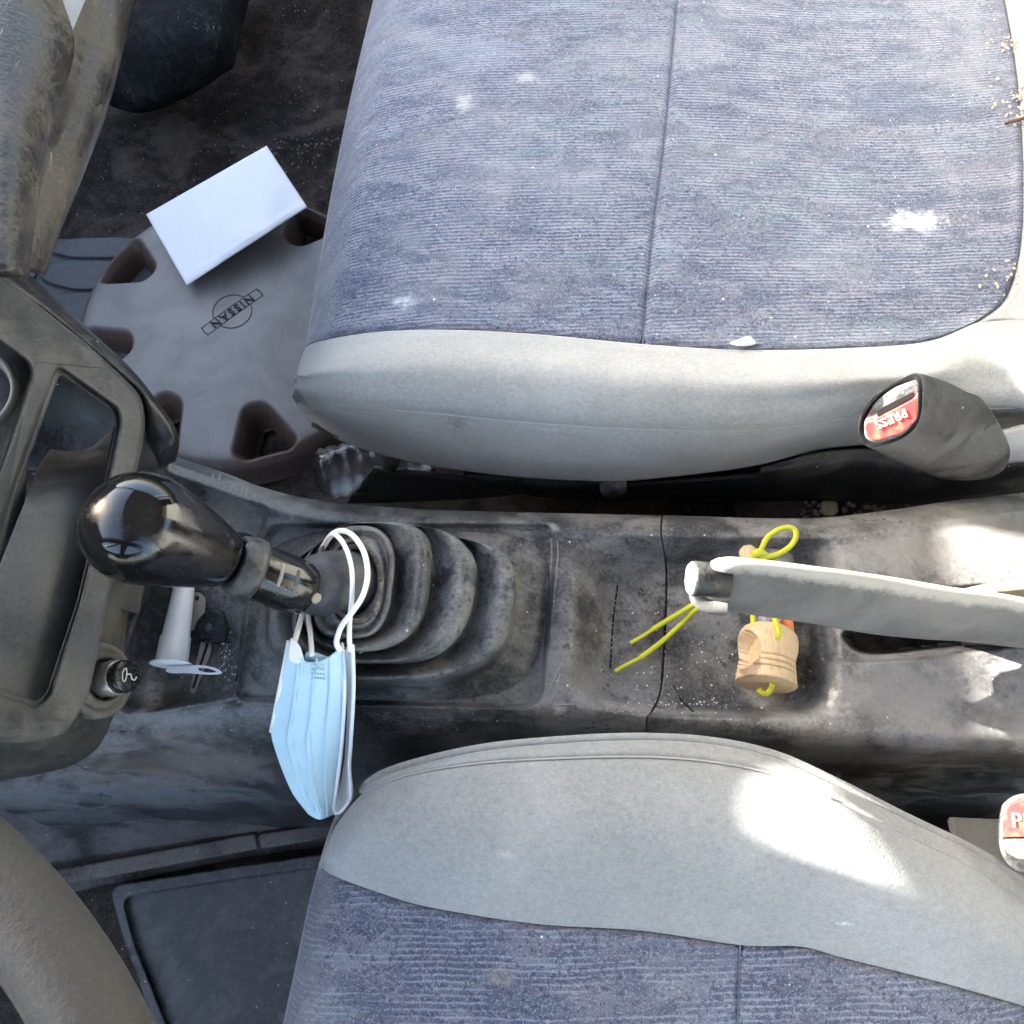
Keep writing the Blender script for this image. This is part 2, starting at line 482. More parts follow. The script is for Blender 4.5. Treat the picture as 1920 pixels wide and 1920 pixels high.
M_rear = plastic('console_plastic_rear', (0.042, 0.042, 0.044), (0.23, 0.226, 0.218), 0.5, 18, 0.5, 1100, 0.35, specks=0.6, scratch=0.3, dspots=0.8,
    stains=[(tp(1690, 1300, .30), (.075, .05, .05), (.25, .246, .238), .65), (tp(1690, 1035, .3), (.085, .035, .05), (.25, .246, .238), .6), (tp(1850, 1330, .30), (.05, .06, .05), (.25, .246, .238), .65), (tp(1860, 1010, .30), (.06, .05, .05), (.25, .246, .238), .65),
            (tp(1500, 1330, .30), (.03, .012, .02), (.45, .44, .43), .6), (tp(1320, 1240, .285), (.022, .02, .02), (.32, .30, .27), .4), (tp(1270, 1325, .288), (.05, .010, .02), (.33, .30, .26), .6),
            (tp(1560, 1300, .30), .006, (.6, .59, .58), .8), (tp(1555, 1318, .3), .004, (.6, .59, .57), .9), (tp(1400, 1340, .29), (.03, .008, .02), (.30, .28, .25), .6), (tp(1410, 1330, .29), (.02, .01, .02), (.02, .02, .02), .6),
            (tp(1520, 1020, .3), (.03, .006, .02), (.02, .02, .022), .7)])
M_boot = plastic('boot_rubber', (0.028, 0.029, 0.03), (0.165, 0.163, 0.155), 0.55, 22, 0.55, 1000, 0.25, specks=0.25, dspots=0.7)
M_dash = plastic('dash_plastic', (0.035, 0.033, 0.03), (0.12, 0.108, 0.09), 0.5, 9, 0.5, 1300, 0.35, scratch=0.15)
M_bezel = plastic('bezel_plastic', (0.045, 0.046, 0.046), (0.115, 0.113, 0.108), 0.45, 12, 0.45, 1400, 0.3)
M_black = plastic('black_plastic', (0.012, 0.012, 0.014), (0.06, 0.058, 0.056), 0.3, 18, 0.45, 900, 0.3, specks=0.2)
M_glove = plastic('glove_box_vinyl', (0.022, 0.020, 0.018), (0.105, 0.092, 0.075), 0.42, 13, 0.5, 420, 0.6, scratch=0.8)
M_carpet = plastic('carpet', (0.018, 0.014, 0.012), (0.085, 0.068, 0.057), 0.42, 10, 0.95, 500, 0.9, specks=0.45, spec=0.1)
M_tunnel = plastic('tunnel_vinyl', (0.034, 0.031, 0.031), (0.165, 0.145, 0.13), 0.5, 9, 0.75, 700, 0.6, specks=0.2, scratch=0.2)
M_mat = plastic('rubber_mat', (0.018, 0.018, 0.019), (0.125, 0.12, 0.116), 0.42, 26, 0.55, 800, 0.4, specks=0.2, scratch=0.5)
M_mat2 = plastic('leaf_mat_rubber', (0.05, 0.052, 0.055), (0.10, 0.10, 0.10), 0.5, 20, 0.6, 900, 0.3)
M_trim = plastic('seat_trim_plastic', (0.024, 0.0235, 0.024), (0.10, 0.094, 0.09), 0.42, 16, 0.5, 900, 0.3, specks=0.15)
M_head = simple('headliner', (0.35, 0.34, 0.33), 0.9)
M_body = simple('painted_steel', (0.3, 0.3, 0.3), 0.5)
M_velP = velour('blue_velour_passenger', stains=[(tp(1735, 388, .335), (.036, .015, .03), (.85, .85, .85), 1.0), (tp(870, 190, .335), (.009, .015, .02), (.55, .54, .54), .6),
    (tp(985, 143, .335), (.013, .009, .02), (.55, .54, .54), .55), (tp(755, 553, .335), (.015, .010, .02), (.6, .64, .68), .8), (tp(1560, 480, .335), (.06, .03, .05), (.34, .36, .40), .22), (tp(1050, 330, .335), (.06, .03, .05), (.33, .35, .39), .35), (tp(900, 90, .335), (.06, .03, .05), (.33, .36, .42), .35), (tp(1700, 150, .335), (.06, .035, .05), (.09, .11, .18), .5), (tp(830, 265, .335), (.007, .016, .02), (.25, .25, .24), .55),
    (tp(770, 440, .335), (.018, .022, .02), (.2, .24, .26), .5), (tp(1300, 90, .335), (.05, .07, .05), (.40, .41, .45), .15), (tp(1285, 310, .335), .003, (.7, .72, .75), .7)])
M_velD = velour('blue_velour_driver', stains=[(tp(935, 1840, .325), (.009, .010, .02), (.36, .31, .25), .55)], k=.80)
M_greyP = suede('grey_velour_passenger', (0.27, 0.272, 0.262), (0.40, 0.402, 0.39), stains=[(tp(862, 790, .31), (.012, .006, .02), (.12, .11, .10), .6),
    (tp(1100, 802, .31), (.004, .003, .01), (.1, .1, .09), .7), (tp(1130, 804, .31), (.012, .002, .01), (.13, .12, .11), .6), (tp(690, 695, .335), .005, (.22, .22, .21), .5), (tp(582, 735, .30), (.003, .004, .01), (.15, .145, .13), .6)])
M_greyD = suede('grey_velour_driver', (0.22, 0.225, 0.22), (0.335, 0.34, 0.33), stains=[(tp(1180, 1655, .345), .006, (.17, .165, .16), .5), (tp(1618, 1686, .345), .0035, (.12, .12, .12), .6),
    (tp(1365, 1693, .34), (.014, .003, .01), (.22, .21, .2), .5), (tp(1578, 1729, .34), (.006, .0018, .01), (.75, .75, .74), .9), (tp(1415, 1587, .35), .0025, (.12, .12, .12), .6), (tp(950, 1602, .345), (.008, .003, .01), (.5, .47, .45), .5)])
M_thread = simple('seam_thread', (0.25, 0.25, 0.31), 0.9)
M_threadg = simple('seam_thread_grey', (0.36, 0.36, 0.35), 0.9)

# ------------------------------------------------------------------ the car body round the seats (unseen, shaped to block and let in light)
def box(name, lo, hi, mat, parent=None, rotv=None):
    x0, y0, z0 = lo; x1, y1, z1 = hi
    V = [(x, y, z) for x in (x0, x1) for y in (y0, y1) for z in (z0, z1)]
    F = [(0, 1, 3, 2), (4, 6, 7, 5), (0, 4, 5, 1), (2, 3, 7, 6), (0, 2, 6, 4), (1, 5, 7, 3)]
    o = mk(name, V, F, mat, parent, smooth=False)
    b = o.modifiers.new('Bevel', 'BEVEL'); b.width = 0.008; b.segments = 2
    return o
def beam(name, a, b, r, mat, parent):
    return tube(name, [a, tuple((Vector(a) + Vector(b)) / 2), b], r, mat, parent, n=12, k=6, raw=True)

body = struct(bpy.data.objects.new('car_body', None)); COL.objects.link(body)
box('roof', (-0.30, -0.62, 1.13), (1.5, 1.26, 1.17), M_head, body)
box('firewall', (-1.03, -0.85, -0.02), (-0.95, 1.30, 0.7615), M_dash, body)  # out of view; top edge set to place the edge of the sun patches
box('driver_sun_block', (-1.02, -0.45, 0.70), (-0.955, 0.332, 0.99), M_dash, body)  # unseen block added to stop the sun on the driver side
box('passenger_sun_block', (-1.02, 0.588, 0.70), (-0.955, 0.725, 0.822), M_dash, body)  # added out of view to hold the sun off the passenger side
box('passenger_sun_block', (-1.02, 0.715, 0.70), (-0.955, 1.30, 0.90), M_dash, body)  # taller added block, keeps the sun off the passenger cushion
beam('windscreen_pillar', (-0.97, 1.26, 0.85), (-0.28, 1.24, 1.15), 0.035, M_body, body)
beam('windscreen_pillar', (-0.97, -0.66, 0.85), (-0.28, -0.62, 1.15), 0.035, M_body, body)
beam('door_pillar', (0.62, 1.26, 0.5), (0.50, 1.25, 1.15), 0.04, M_body, body)
beam('door_pillar', (0.62, -0.66, 0.0), (0.50, -0.62, 1.15), 0.04, M_body, body)
box('passenger_door_panel', (-0.95, 1.24, -0.02), (1.5, 1.30, 0.34), M_trim, body)
box('rear_bulkhead', (1.45, -0.8, -0.02), (1.5, 1.26, 0.86), M_trim, body)
box('driver_door_panel', (-0.95, -0.72, -0.02), (1.5, -0.66, 0.40), M_trim, body)
box('rear_quarter', (0.75, -0.72, 0.6), (1.5, -0.66, 1.15), M_trim, body)
box('rear_quarter', (0.75, 1.24, 0.58), (1.5, 1.30, 1.15), M_trim, body)

# ------------------------------------------------------------------ floor
def floor_z(px, py):
    z = 0.0 + 0.006 * np.sin(px * 0.021 + py * 0.013) + 0.004 * np.sin(px * 0.05 - py * 0.037)
    return z
W0 = np.linspace(-0.94, 1.44, 120); W1 = np.linspace(-0.84, 1.23, 110)
GX, GY = np.meshgrid(W0, W1)
GZ = 0.004 * np.sin(GX * 23) * np.cos(GY * 19) + 0.003 * np.sin(GX * 61 + GY * 40) + 0.25 * np.clip(-0.62 - GX, 0, 1) ** 1.0 * 1.6
# carpet folds near the front of the passenger footwell
fx, fy = -0.50, 0.86
def fold(x0, y0, x1, y1, h, wd):
    ax, ay = x1 - x0, y1 - y0; L2 = ax * ax + ay * ay
    t = np.clip(((GX - x0) * ax + (GY - y0) * ay) / L2, 0, 1)
    d = np.hypot(GX - x0 - t * ax, GY - y0 - t * ay)
    return h * np.exp(-(d / wd) ** 2)
a = P(430, 75, 0); b_ = P(760, 30, 0); GZ += fold(a.x, a.y, b_.x, b_.y, 0.045, 0.035)
a = P(215, 255, 0); b_ = P(330, 235, 0); GZ += fold(a.x, a.y, b_.x, b_.y, 0.018, 0.02)
flo = struct(mk('floor', np.stack([GX, GY, GZ - 0.0], -1).reshape(-1, 3), [f[::-1] for f in grid_faces(110, 120)], M_carpet, solid=0))
flo.modifiers.new('Solidify', 'SOLIDIFY').thickness = 0.02

# ------------------------------------------------------------------ passenger seat
pF = cv([(572, 652), (600, 640), (700, 623), (830, 618), (1000, 626), (1205, 645), (1400, 656), (1600, 652), (1740, 640), (1830, 605), (1880, 598), (2000, 600)])
pS = cv([(553, 735), (600, 752), (700, 765), (820, 776), (1000, 793), (1200, 804), (1400, 806), (1550, 790), (1650, 772), (1900, 765), (2000, 765)])
pB = cv([(553, 738), (590, 802), (640, 827), (700, 848), (800, 872), (950, 893), (1100, 902), (1200, 900), (1400, 876), (1500, 852), (1600, 836), (2000, 805)])
pL = cv([(718, -70), (700, 0), (660, 170), (627, 330), (597, 500), (572, 652), (556, 700), (553, 737), (562, 770), (592, 803), (592, 1000)], 1)
def zP(px, py):
    f, s_, b_ = pF(px), pS(px), pB(px)
    z = kn(py, [(-200.0, .322), (150.0, .334), (f - 120, .333), (f - 8, .331), (f + 55, .352), (f + 0.62 * (s_ - f), .347), (s_, .322), (np.maximum(b_ - 12, s_ + 5), .255), (b_ + 10, .235)])
    d = np.clip((px - pL(py)) / 75, 0, 1)
    z = z - 0.045 * (1 - d) ** 3 - 0.02 * (1 - np.clip((px - pL(py)) / 260, 0, 1)) ** 2
    z = z - 0.016 * np.exp(-((px - 1700) / 330) ** 2) * sstep(700, 300, py)
    z = z + 0.02 * sstep(1880, 2000, px)
    return z
def panel(name, top, bot, left, right, n, m, zf, mat, parent, gut=(1, 1, 1, 1), dep=.0035):
    X, Y, S, T_ = coons(top, bot, left, right, n, m)
    Z = zf(X, Y)
    wx = 0.5 * (np.hypot(X[:, -1] - X[:, 0], Y[:, -1] - Y[:, 0])).mean(); hy = 0.5 * np.hypot(X[-1] - X[0], Y[-1] - Y[0]).mean()
    for e, dist in ((0, T_ * hy * 2), (1, (1 - T_) * hy * 2), (2, S * wx * 2), (3, (1 - S) * wx * 2)):
        if gut[e]: Z = Z - dep * np.exp(-(dist / 7.0) ** 2)
    V = PA(X, Y, Z)
    return mk(name, V.reshape(-1, 3), grid_faces(m, n), mat, parent, solid=0.012)
pseat = thing('passenger_seat', 'blue velour passenger seat with pale grey bolster, above the wheel cover', 'car seat', (0.1, 0.45, 0))
seamP = [(1277, -70), (1270, 0), (1247, 250), (1223, 450), (1205, 645)]
Lp = [(718, -70), (700, 0), (660, 170), (627, 330), (597, 500), (572, 652)]
panel('cushion_panel', [(718, -70), (1000, -70), (1277, -70)], [(572, 652), (600, 640), (700, 623), (830, 618), (1000, 626), (1205, 645)], Lp, seamP, 150, 160, zP, M_velP, pseat, (0, 1, 0, 1))
Rp = [(1868, -70), (1895, 60), (1913, 200), (1919, 350), (1913, 470), (1885, 560), (1830, 605)]
panel('cushion_panel', [(1277, -70), (1600, -70), (1868, -70)], [(1205, 645), (1400, 656), (1600, 652), (1740, 640), (1830, 605)], seamP, Rp, 150, 160, zP, M_velP, pseat, (0, 1, 1, 1))
panel('bolster', [(572, 652), (600, 640), (700, 623), (830, 618), (1000, 626), (1205, 645), (1400, 656), (1600, 652), (1740, 640), (1830, 605), (1880, 598), (2000, 600)],
      [(553, 735), (600, 752), (700, 765), (820, 776), (1000, 793), (1200, 804), (1400, 806), (1550, 790), (1650, 772), (1900, 765), (2000, 765)],
      [(572, 652), (557, 695), (553, 735)], [(2000, 600), (2000, 680), (2000, 765)], 260, 60, zP, M_greyP, pseat, (1, 1, 0, 0), .002)
panel('bolster_side', [(553, 735), (600, 752), (700, 765), (820, 776), (1000, 793), (1200, 804), (1400, 806), (1550, 790), (1650, 772), (1900, 765), (2000, 765)],
      [(592, 803), (640, 827), (700, 848), (800, 872), (950, 893), (1100, 902), (1200, 900), (1400, 876), (1500, 852), (1600, 836), (2000, 805)],
      [(553, 735), (562, 770), (592, 803)], [(2000, 765), (2000, 785), (2000, 805)], 260, 40, zP, M_greyP, pseat, (1, 0, 0, 0), .002)
panel('rear_edge', [(1868, -70), (1930, -70), (2000, -70)], [(1830, 605), (1880, 598), (2000, 600)], Rp, [(2000, -70), (2000, 300), (2000, 600)], 40, 120, zP, M_greyP, pseat, (0, 0, 1, 0))
def seam(pts, zf, r, mat, parent, dz=0.0, name='seam'):
    q = crom(pts, 140); Z = zf(q[:, 0], q[:, 1]) + dz
    return tube(name, np.column_stack([q, Z]), r, mat, parent, n=6, k=200)
seam(seamP, zP, .0004, M_thread, pseat, -.0033)
seam([(560, 740), (600, 752), (700, 765), (820, 776), (1000, 793), (1200, 804), (1400, 806), (1550, 790), (1650, 772), (1900, 765)], zP, .0006, M_threadg, pseat, -.0012)
def skirt(name, pts, zf, low, inset, mat, parent, rows=6):
    q = crom(pts, 120); Z = zf(q[:, 0], q[:, 1]); A = PA(q[:, 0], q[:, 1], Z)
    R = []
    for i in range(rows):
        t = i / (rows - 1); B = A.copy()
        B[:, 2] = A[:, 2] * (1 - t) + low * t
        B[:, 0] += inset[0] * math.sin(t * 1.57); B[:, 1] += inset[1] * math.sin(t * 1.57); R.append(B)
    return mk(name, np.vstack(R), grid_faces(rows, 120), mat, parent, solid=0.004)
skirt('cushion_front', [(718, -70), (700, 0), (660, 170), (627, 330), (597, 500), (572, 652)], zP, 0.13, (0.05, 0.0), M_velP, pseat)
skirt('bolster_front', [(572, 652), (556, 700), (553, 737), (562, 770), (592, 803)], zP, 0.13, (0.05, 0.0), M_greyP, pseat)
skirt('cushion_underside', [(592, 803), (640, 827), (700, 848), (800, 872), (950, 893), (1100, 902), (1200, 900), (1400, 876), (1600, 836), (2000, 805)], zP, 0.17, (0.0, 0.08), M_trim, pseat)
box('seat_pan', (-0.02, 0.33, 0.06), (0.5, 0.85, 0.2), M_trim, pseat)
# backrest out of frame
def backrest(parent, y0, y1, mat, x0=0.46):
    V = []; n = 8
    prof = [(x0, .30), (x0 + .03, .36), (x0 + .10, .50), (x0 + .2, .80), (x0 + .24, .95), (x0 + .30, .98), (x0 + .36, .94), (x0 + .30, .7), (x0 + .2, .30)]
    pr = crom(prof, 30)
    for j in range(n):
        y = y0 + (y1 - y0) * j / (n - 1); e = 1 - 0.25 * (abs(j / (n - 1) - .5) * 2) ** 4
        cx, cz = pr.mean(0)
        for q in pr: V.append((cx + (q[0] - cx) * e, y, cz + (q[1] - cz) * (0.75 + .25 * e)))
    F = [(i * 30 + j, i * 30 + (j + 1) % 30, (i + 1) * 30 + (j + 1) % 30, (i + 1) * 30 + j) for i in range(n - 1) for j in range(30)]
    F.append(tuple(range(30))); F.append(tuple((n - 1) * 30 + j for j in reversed(range(30))))
    return mk('backrest', V, F, mat, parent)
backrest(pseat, 0.29, 0.78, M_greyP)

def extend(name, pts, zf, vec, mat, parent, rows=8, n=60, drop=0.0):
    q = crom(pts, n); A = PA(q[:, 0], q[:, 1], zf(q[:, 0], q[:, 1]))
    R = [A + np.array(vec) * (i / (rows - 1)) + np.array([0, 0, -drop * (i / (rows - 1)) ** 2]) for i in range(rows)]
    return mk(name, np.vstack(R), grid_faces(rows, n), mat, parent, solid=0.012)
extend('cushion_rear', [(2000, -70), (2000, 300), (2000, 600), (2000, 765), (2000, 800)], zP, (0.16, 0, 0), M_greyP, pseat)
extend('cushion_far', [(718, -70), (1000, -70), (1277, -70), (1600, -70), (1868, -70)], zP, (0, 0.10, 0), M_velP, pseat, drop=.03)
# black frame, round adjuster cap, side trim under the passenger seat
surf('frame_rail', [[(868, 893, .20), (1000, 898, .20), (1200, 905, .20), (1450, 890, .21), (1640, 862, .22)],
                    [(880, 905, .19), (1000, 913, .19), (1200, 920, .19), (1450, 915, .19), (1640, 900, .20)],
                    [(890, 915, .15), (1000, 930, .14), (1200, 940, .14), (1450, 940, .14), (1640, 930, .15)]], 60, 12, M_black, pseat, .006)
lathe('adjuster_cap', [(-.006, .0), (-.006, .0105), (0, .011), (.003, .010), (.0042, .0)], P(1150, 913, .215), Vector((0, -1, .28)), plastic('cap_plastic', (.14, .135, .135), (.28, .27, .27), .5, 60), pseat, 32)
surf('side_trim', [[(1425, 878, .235), (1470, 864, .24), (1530, 850, .25), (1620, 843, .25), (1720, 850, .25), (1920, 838, .25), (2000, 835, .25)],
                   [(1425, 890, .23), (1470, 885, .235), (1530, 880, .24), (1620, 876, .24), (1720, 890, .24), (1920, 880, .24), (2000, 880, .24)],
                   [(1425, 905, .20), (1470, 908, .20), (1530, 912, .2), (1620, 920, .2), (1720, 930, .2), (1920, 925, .2), (2000, 930, .2)],
                   [(1425, 930, .13), (1470, 940, .13), (1530, 945, .12), (1620, 950, .12), (1720, 950, .12), (1920, 950, .12), (2000, 960, .12)]], 70, 30, M_trim, pseat, .003)
surf('rail_cover', [[(700, 878, .12), (800, 890, .13), (900, 902, .13), (1010, 915, .13)],
                    [(650, 945, .03), (800, 940, .05), (900, 934, .07), (1010, 925, .10)]], 30, 10, M_bezel, pseat, .003)

# ------------------------------------------------------------------ driver seat
dT = [(665, 1479), (760, 1441), (900, 1409), (1050, 1394), (1200, 1388), (1330, 1395), (1450, 1420), (1560, 1468), (1700, 1538), (1830, 1600), (1920, 1655), (2000, 1700)]
dS = [(680, 1487), (770, 1452), (900, 1431), (1050, 1422), (1200, 1419), (1330, 1428), (1450, 1452), (1560, 1498), (1700, 1568), (1830, 1632), (1920, 1690), (2000, 1740)]
dF = [(597, 1622), (625, 1642), (700, 1670), (800, 1700), (1000, 1732), (1200, 1745), (1388, 1772), (1500, 1775), (1585, 1797), (1767, 1843), (1920, 1887), (2000, 1915)]
dL = [(665, 1479), (640, 1506), (618, 1556), (597, 1622), (575, 1710), (552, 1820), (530, 1920), (505, 2020)]
fT, fS, fF = cv(dT), cv(dS), cv(dF)
def lx(py): return cv(dL, 1)(py)
_dl = cv(dL, 1)
def zD(px, py):
    t, s_, f = fT(px), fS(px), fF(px)
    t = np.where(px < 665, 1479 + (665 - px) * 1.5, t); s_ = np.maximum(np.where(px < 690, t + 12, s_), t + 5)
    f = np.maximum(f, s_ + 30)
    z = kn(py, [(t, .353), (s_, .361), (s_ + 0.30 * (f - s_), .365), (s_ + 0.55 * (f - s_), .359), (f, .333), (f + 100, .327), (f + 500, .325)])
    d = np.clip((px - _dl(py)) / 70, 0, 1)
    z = z - 0.045 * (1 - d) ** 3 - 0.012 * (1 - np.clip((px - _dl(py)) / 300, 0, 1)) ** 2
    return z - 0.028 * sstep(1150, 640, px) - 0.05 * sstep(1600, 1980, px + (py - 1600) * -.6)
dseat = thing('driver_seat', 'blue velour driver seat with grey bolster and a sunlit patch, below the console', 'car seat', (0.1, -0.1, 0))
panel('bolster_edge', dT, dS, [dT[0], (672, 1483), dS[0]], [dT[-1], (2000, 1720), dS[-1]], 240, 14, zD, M_greyD, dseat, (0, 1, 0, 0), .002)
panel('bolster', dS, dF, [dS[0], (650, 1520), (622, 1562), dF[0]], [dS[-1], (2000, 1830), dF[-1]], 240, 80, zD, M_greyD, dseat, (1, 1, 0, 0), .002)
seamD = [(1388, 1772), (1386, 1830), (1383, 1920), (1378, 2020)]
panel('cushion_panel', dF[:7], [(505, 2020), (900, 2020), (1378, 2020)], dL[3:], seamD, 170, 90, zD, M_velD, dseat, (1, 0, 0, 1))
panel('cushion_panel', dF[6:], [(1378, 2020), (1700, 2020), (2000, 2020)], seamD, [(2000, 1915), (2000, 1960), (2000, 2020)], 140, 60, zD, M_velD, dseat, (1, 0, 1, 0))
extend('cushion_near', [(505, 2020), (900, 2020), (1378, 2020), (2000, 2020)], zD, (0, -0.34, 0), M_velD, dseat, drop=.01)
extend('cushion_rear', [(2000, 1700), (2000, 1740), (2000, 1830), (2000, 1915), (2000, 2020)], zD, (0.2, 0, 0.02), M_greyD, dseat)
seam(dS[:8], zD, .0005, M_threadg, dseat, -.0010)
seam(seamD, zD, .0004, M_thread, dseat, -.0033)
skirt('cushion_side', dT, zD, 0.12, (0.0, -0.03), M_greyD, dseat)
skirt('cushion_front', dL[3:], zD, 0.12, (0.05, 0.0), M_velD, dseat)
skirt('bolster_front', dL[:4], zD, 0.12, (0.05, 0.0), M_greyD, dseat)
box('seat_pan', (-0.03, -0.5, 0.05), (0.5, -0.07, 0.2), M_trim, dseat)
backrest(dseat, -0.55, -0.03, M_greyD, 0.50)
surf('hinge_cover', [[(1780, 1532, .24), (1840, 1535, .24), (1900, 1536, .24), (1960, 1536, .24)], [(1790, 1570, .25), (1850, 1580, .25), (1900, 1600, .25), (1960, 1600, .25)],
                     [(1800, 1600, .26), (1850, 1625, .26), (1900, 1640, .26), (1960, 1650, .26)]], 20, 12, suede('grey_cover', (.25, .25, .235), (.33, .33, .31)), dseat, .004)

# ------------------------------------------------------------------ centre console
cTop = cv([(320, 850), (335, 858), (420, 886), (500, 916), (600, 938), (760, 953), (1000, 961), (1240, 966), (1500, 972), (1640, 960), (1780, 940), (1930, 922), (2000, 915)])
cBot = cv([(-100, 1395), (150, 1362), (200, 1352), (300, 1340), (440, 1326), (640, 1330), (1000, 1350), (1213, 1362), (1400, 1380), (1600, 1392), (1850, 1402), (2000, 1406)])
cSide = cv([(-100, 1492), (40, 1486), (200, 1478), (520, 1472), (700, 1470), (1000, 1450), (1213, 1432), (1500, 1445), (2000, 1480)])
SHIFT = rpoly([(497, 985), (1035, 985), (1042, 1030), (1014, 1326), (438, 1314)], 34)
COIN = rpoly([(285, 1000), (482, 1000), (448, 1300), (300, 1328), (222, 1338), (228, 1260), (262, 1150)], 30)
FRONT = rpoly([(345, 903), (440, 935), (503, 952), (490, 1010), (475, 1070), (300, 1070), (320, 960)], 14)
T_OUT = rpoly([(1075, 1003), (1600, 1000), (1590, 1352), (1250, 1348), (1120, 1335), (1056, 1300)], 60)
T_IN = rpoly([(1152, 1066), (1530, 1066), (1520, 1318), (1240, 1325), (1142, 1300)], 34)
SLOTF = rpoly([(1532, 1120), (1960, 1090), (1960, 1205), (1700, 1236), (1542, 1242)], 14)
SLOT = rpoly([(1572, 1188), (1650, 1150), (1850, 1160), (1856, 1206), (1700, 1226), (1640, 1230), (1600, 1222)], 16)
def zC(px, py):
    px = np.asarray(px, float); py = np.asarray(py, float)
    z = np.full(px.shape, .300)
    dt = py - cTop(px)
    z = z - .014 * (1 - np.clip(dt / 26, 0, 1)) ** 2.2 + .0025 * np.exp(-((dt - 36) / 9) ** 2)
    db = cBot(px) - py
    z = z - .010 * (1 - np.clip(db / 34, 0, 1)) ** 2.2
    z = z - .008 * sstep(5, -6, sdpoly(px, py, SHIFT))
    z = z - .013 * sstep(8, -10, sdpoly(px, py, COIN))
    z = z - .006 * sstep(5, -6, sdpoly(px, py, FRONT)) * sstep(0, 8, sdpoly(px, py, COIN))
    do, di = sdpoly(px, py, T_OUT), sdpoly(px, py, T_IN)
    t = np.where(do > 0, 0, np.where(di < 0, 1, np.clip(-do / np.maximum(-do + di, 1e-3), 0, 1)))
    tr = sstep(0, 1, t) * .027 + .0015 * sstep(0, -6, di)
    z = z - tr * sstep(1600, 1500, px)
    z = z + .006 * sstep(1480, 1620, px) * sstep(970, 1010, py)
    z = z - .005 * sstep(4, -4, sdpoly(px, py, SLOTF))
    z = z - .05 * sstep(2, -8, sdpoly(px, py, SLOT))
    return z
console = thing('centre_console', 'dusty black plastic centre console with recessed trays between the seats', 'console', (0, 0.12, 0))
SEAMC = [(1243, 962), (1240, 1000), (1250, 1070), (1247, 1180), (1240, 1290), (1222, 1335), (1213, 1350), (1212, 1440)]
cSeam = cv(SEAMC, 1)
cLeft = cv([(320, 850), (290, 960), (255, 1080), (215, 1200), (195, 1352), (60, 1420), (-90, 1500)], 1)
def console_shell(name, left, right, nx, mat):
    ty = np.concatenate([np.linspace(0, 1, 150), 1 + np.linspace(0, 1, 22)[1:]])
    sx = np.linspace(0, 1, nx)
    X = np.zeros((len(ty), nx)); Y = X.copy()
    for _ in range(1):
        for i, t in enumerate(ty):
            # first guess of y for the left/right curves, then refine
            x = left(1100) + sx * (right(1100) - left(1100))
            for k in range(4):
                y = cTop(x) * (1 - min(t, 1)) + cBot(x) * min(t, 1)
                if t > 1: y = cBot(x) * (2 - t) + cSide(x) * (t - 1)
                x = left(y) + sx * (right(y) - left(y))
            X[i], Y[i] = x, y
    Z = zC(X, np.minimum(Y, cBot(X)))
    tt = np.clip(ty - 1, 0, 1)[:, None]
    Z = Z - (0.085 * tt ** 1.3 + .004 * np.sin(tt * 3.1) * 0)
    V = PA(X, Y, Z)
    S = sdpoly(X, Y, SLOT)
    keep = ~((S[:-1, :-1] < -9) & (S[1:, 1:] < -9))
    pad_top = V[0].copy(); pad_top[:, 2] = .05; pad_top[:, 1] += .002
    pad_top0 = V[0].copy(); pad_top0[:, 2] -= .012; pad_top0[:, 1] += .0015
    pad_bot = V[-1].copy(); pad_bot[:, 2] = .0; pad_bot[:, 1] -= .035
    G = np.concatenate([pad_top[None], pad_top0[None], V, pad_bot[None]], 0)
    kp = np.ones((G.shape[0] - 1, nx - 1), bool); kp[2:-1] = keep
    # end flanges so that the joint between the two shells reads as a real gap
    e0 = G[:, :1].copy(); e0[..., 2] -= .006; e1 = G[:, -1:].copy(); e1[..., 2] -= .006
    G = np.concatenate([e0, G, e1], 1); kp = np.concatenate([np.ones((kp.shape[0], 1), bool), kp, np.ones((kp.shape[0], 1), bool)], 1)
    return mk(name, G.reshape(-1, 3), grid_faces(G.shape[0], nx + 2, keep=kp), mat, console, solid=.0025)
console_shell('front_shell', cLeft, lambda y: cSeam(y) - 1.6, 330, M_console)
console_shell('rear_shell', lambda y: cSeam(y) + 1.6, lambda y: 1990 + 0 * y, 250, M_rear)
extend('rear_shell_end', [(1990, 918), (1990, 1000), (1990, 1090)], zC, (0.35, 0, .01), M_rear, console)
extend('rear_shell_end', [(1990, 1240), (1990, 1300), (1990, 1400)], zC, (0.35, 0, .01), M_rear, console)
def onC(pts, dz=0.001):
    p = np.asarray(pts, float); return np.column_stack([p, zC(p[:, 0], p[:, 1]) + dz])
M_gap = simple('dark_gap', (.006, .006, .006), .9)
M_chalk = simple('pale_scratch', (.26, .26, .26), .9)
for a_, b_ in [((400, 888), (397, 908)), ((412, 889), (409, 911)), ((396, 898), (428, 903)), ((437, 910), (433, 925)), ((446, 912), (444, 928)), ((455, 912), (452, 931)), ((465, 913), (461, 934)), ((455, 914), (463, 931))]:
    tube('scratch_mark', onC([a_, ((a_[0] + b_[0]) / 2, (a_[1] + b_[1]) / 2), b_], 0.0), .0005, M_chalk, console, 6, 12)
for pts in ([(1158, 1098), (1150, 1160), (1144, 1262)], [(1250, 1082), (1247, 1180), (1240, 1278)]):
    q = crom(pts, 60)
    k = 0
    while k < 56:
        st = 2 + rnd.randrange(5)
        tube('groove', onC([tuple(q[k]), tuple(q[min(k + st // 2 + 1, 59)]), tuple(q[min(k + st, 59)])], .0001), .0006, M_gap, console, 6, 8)
        k += st + 1 + rnd.randrange(2)
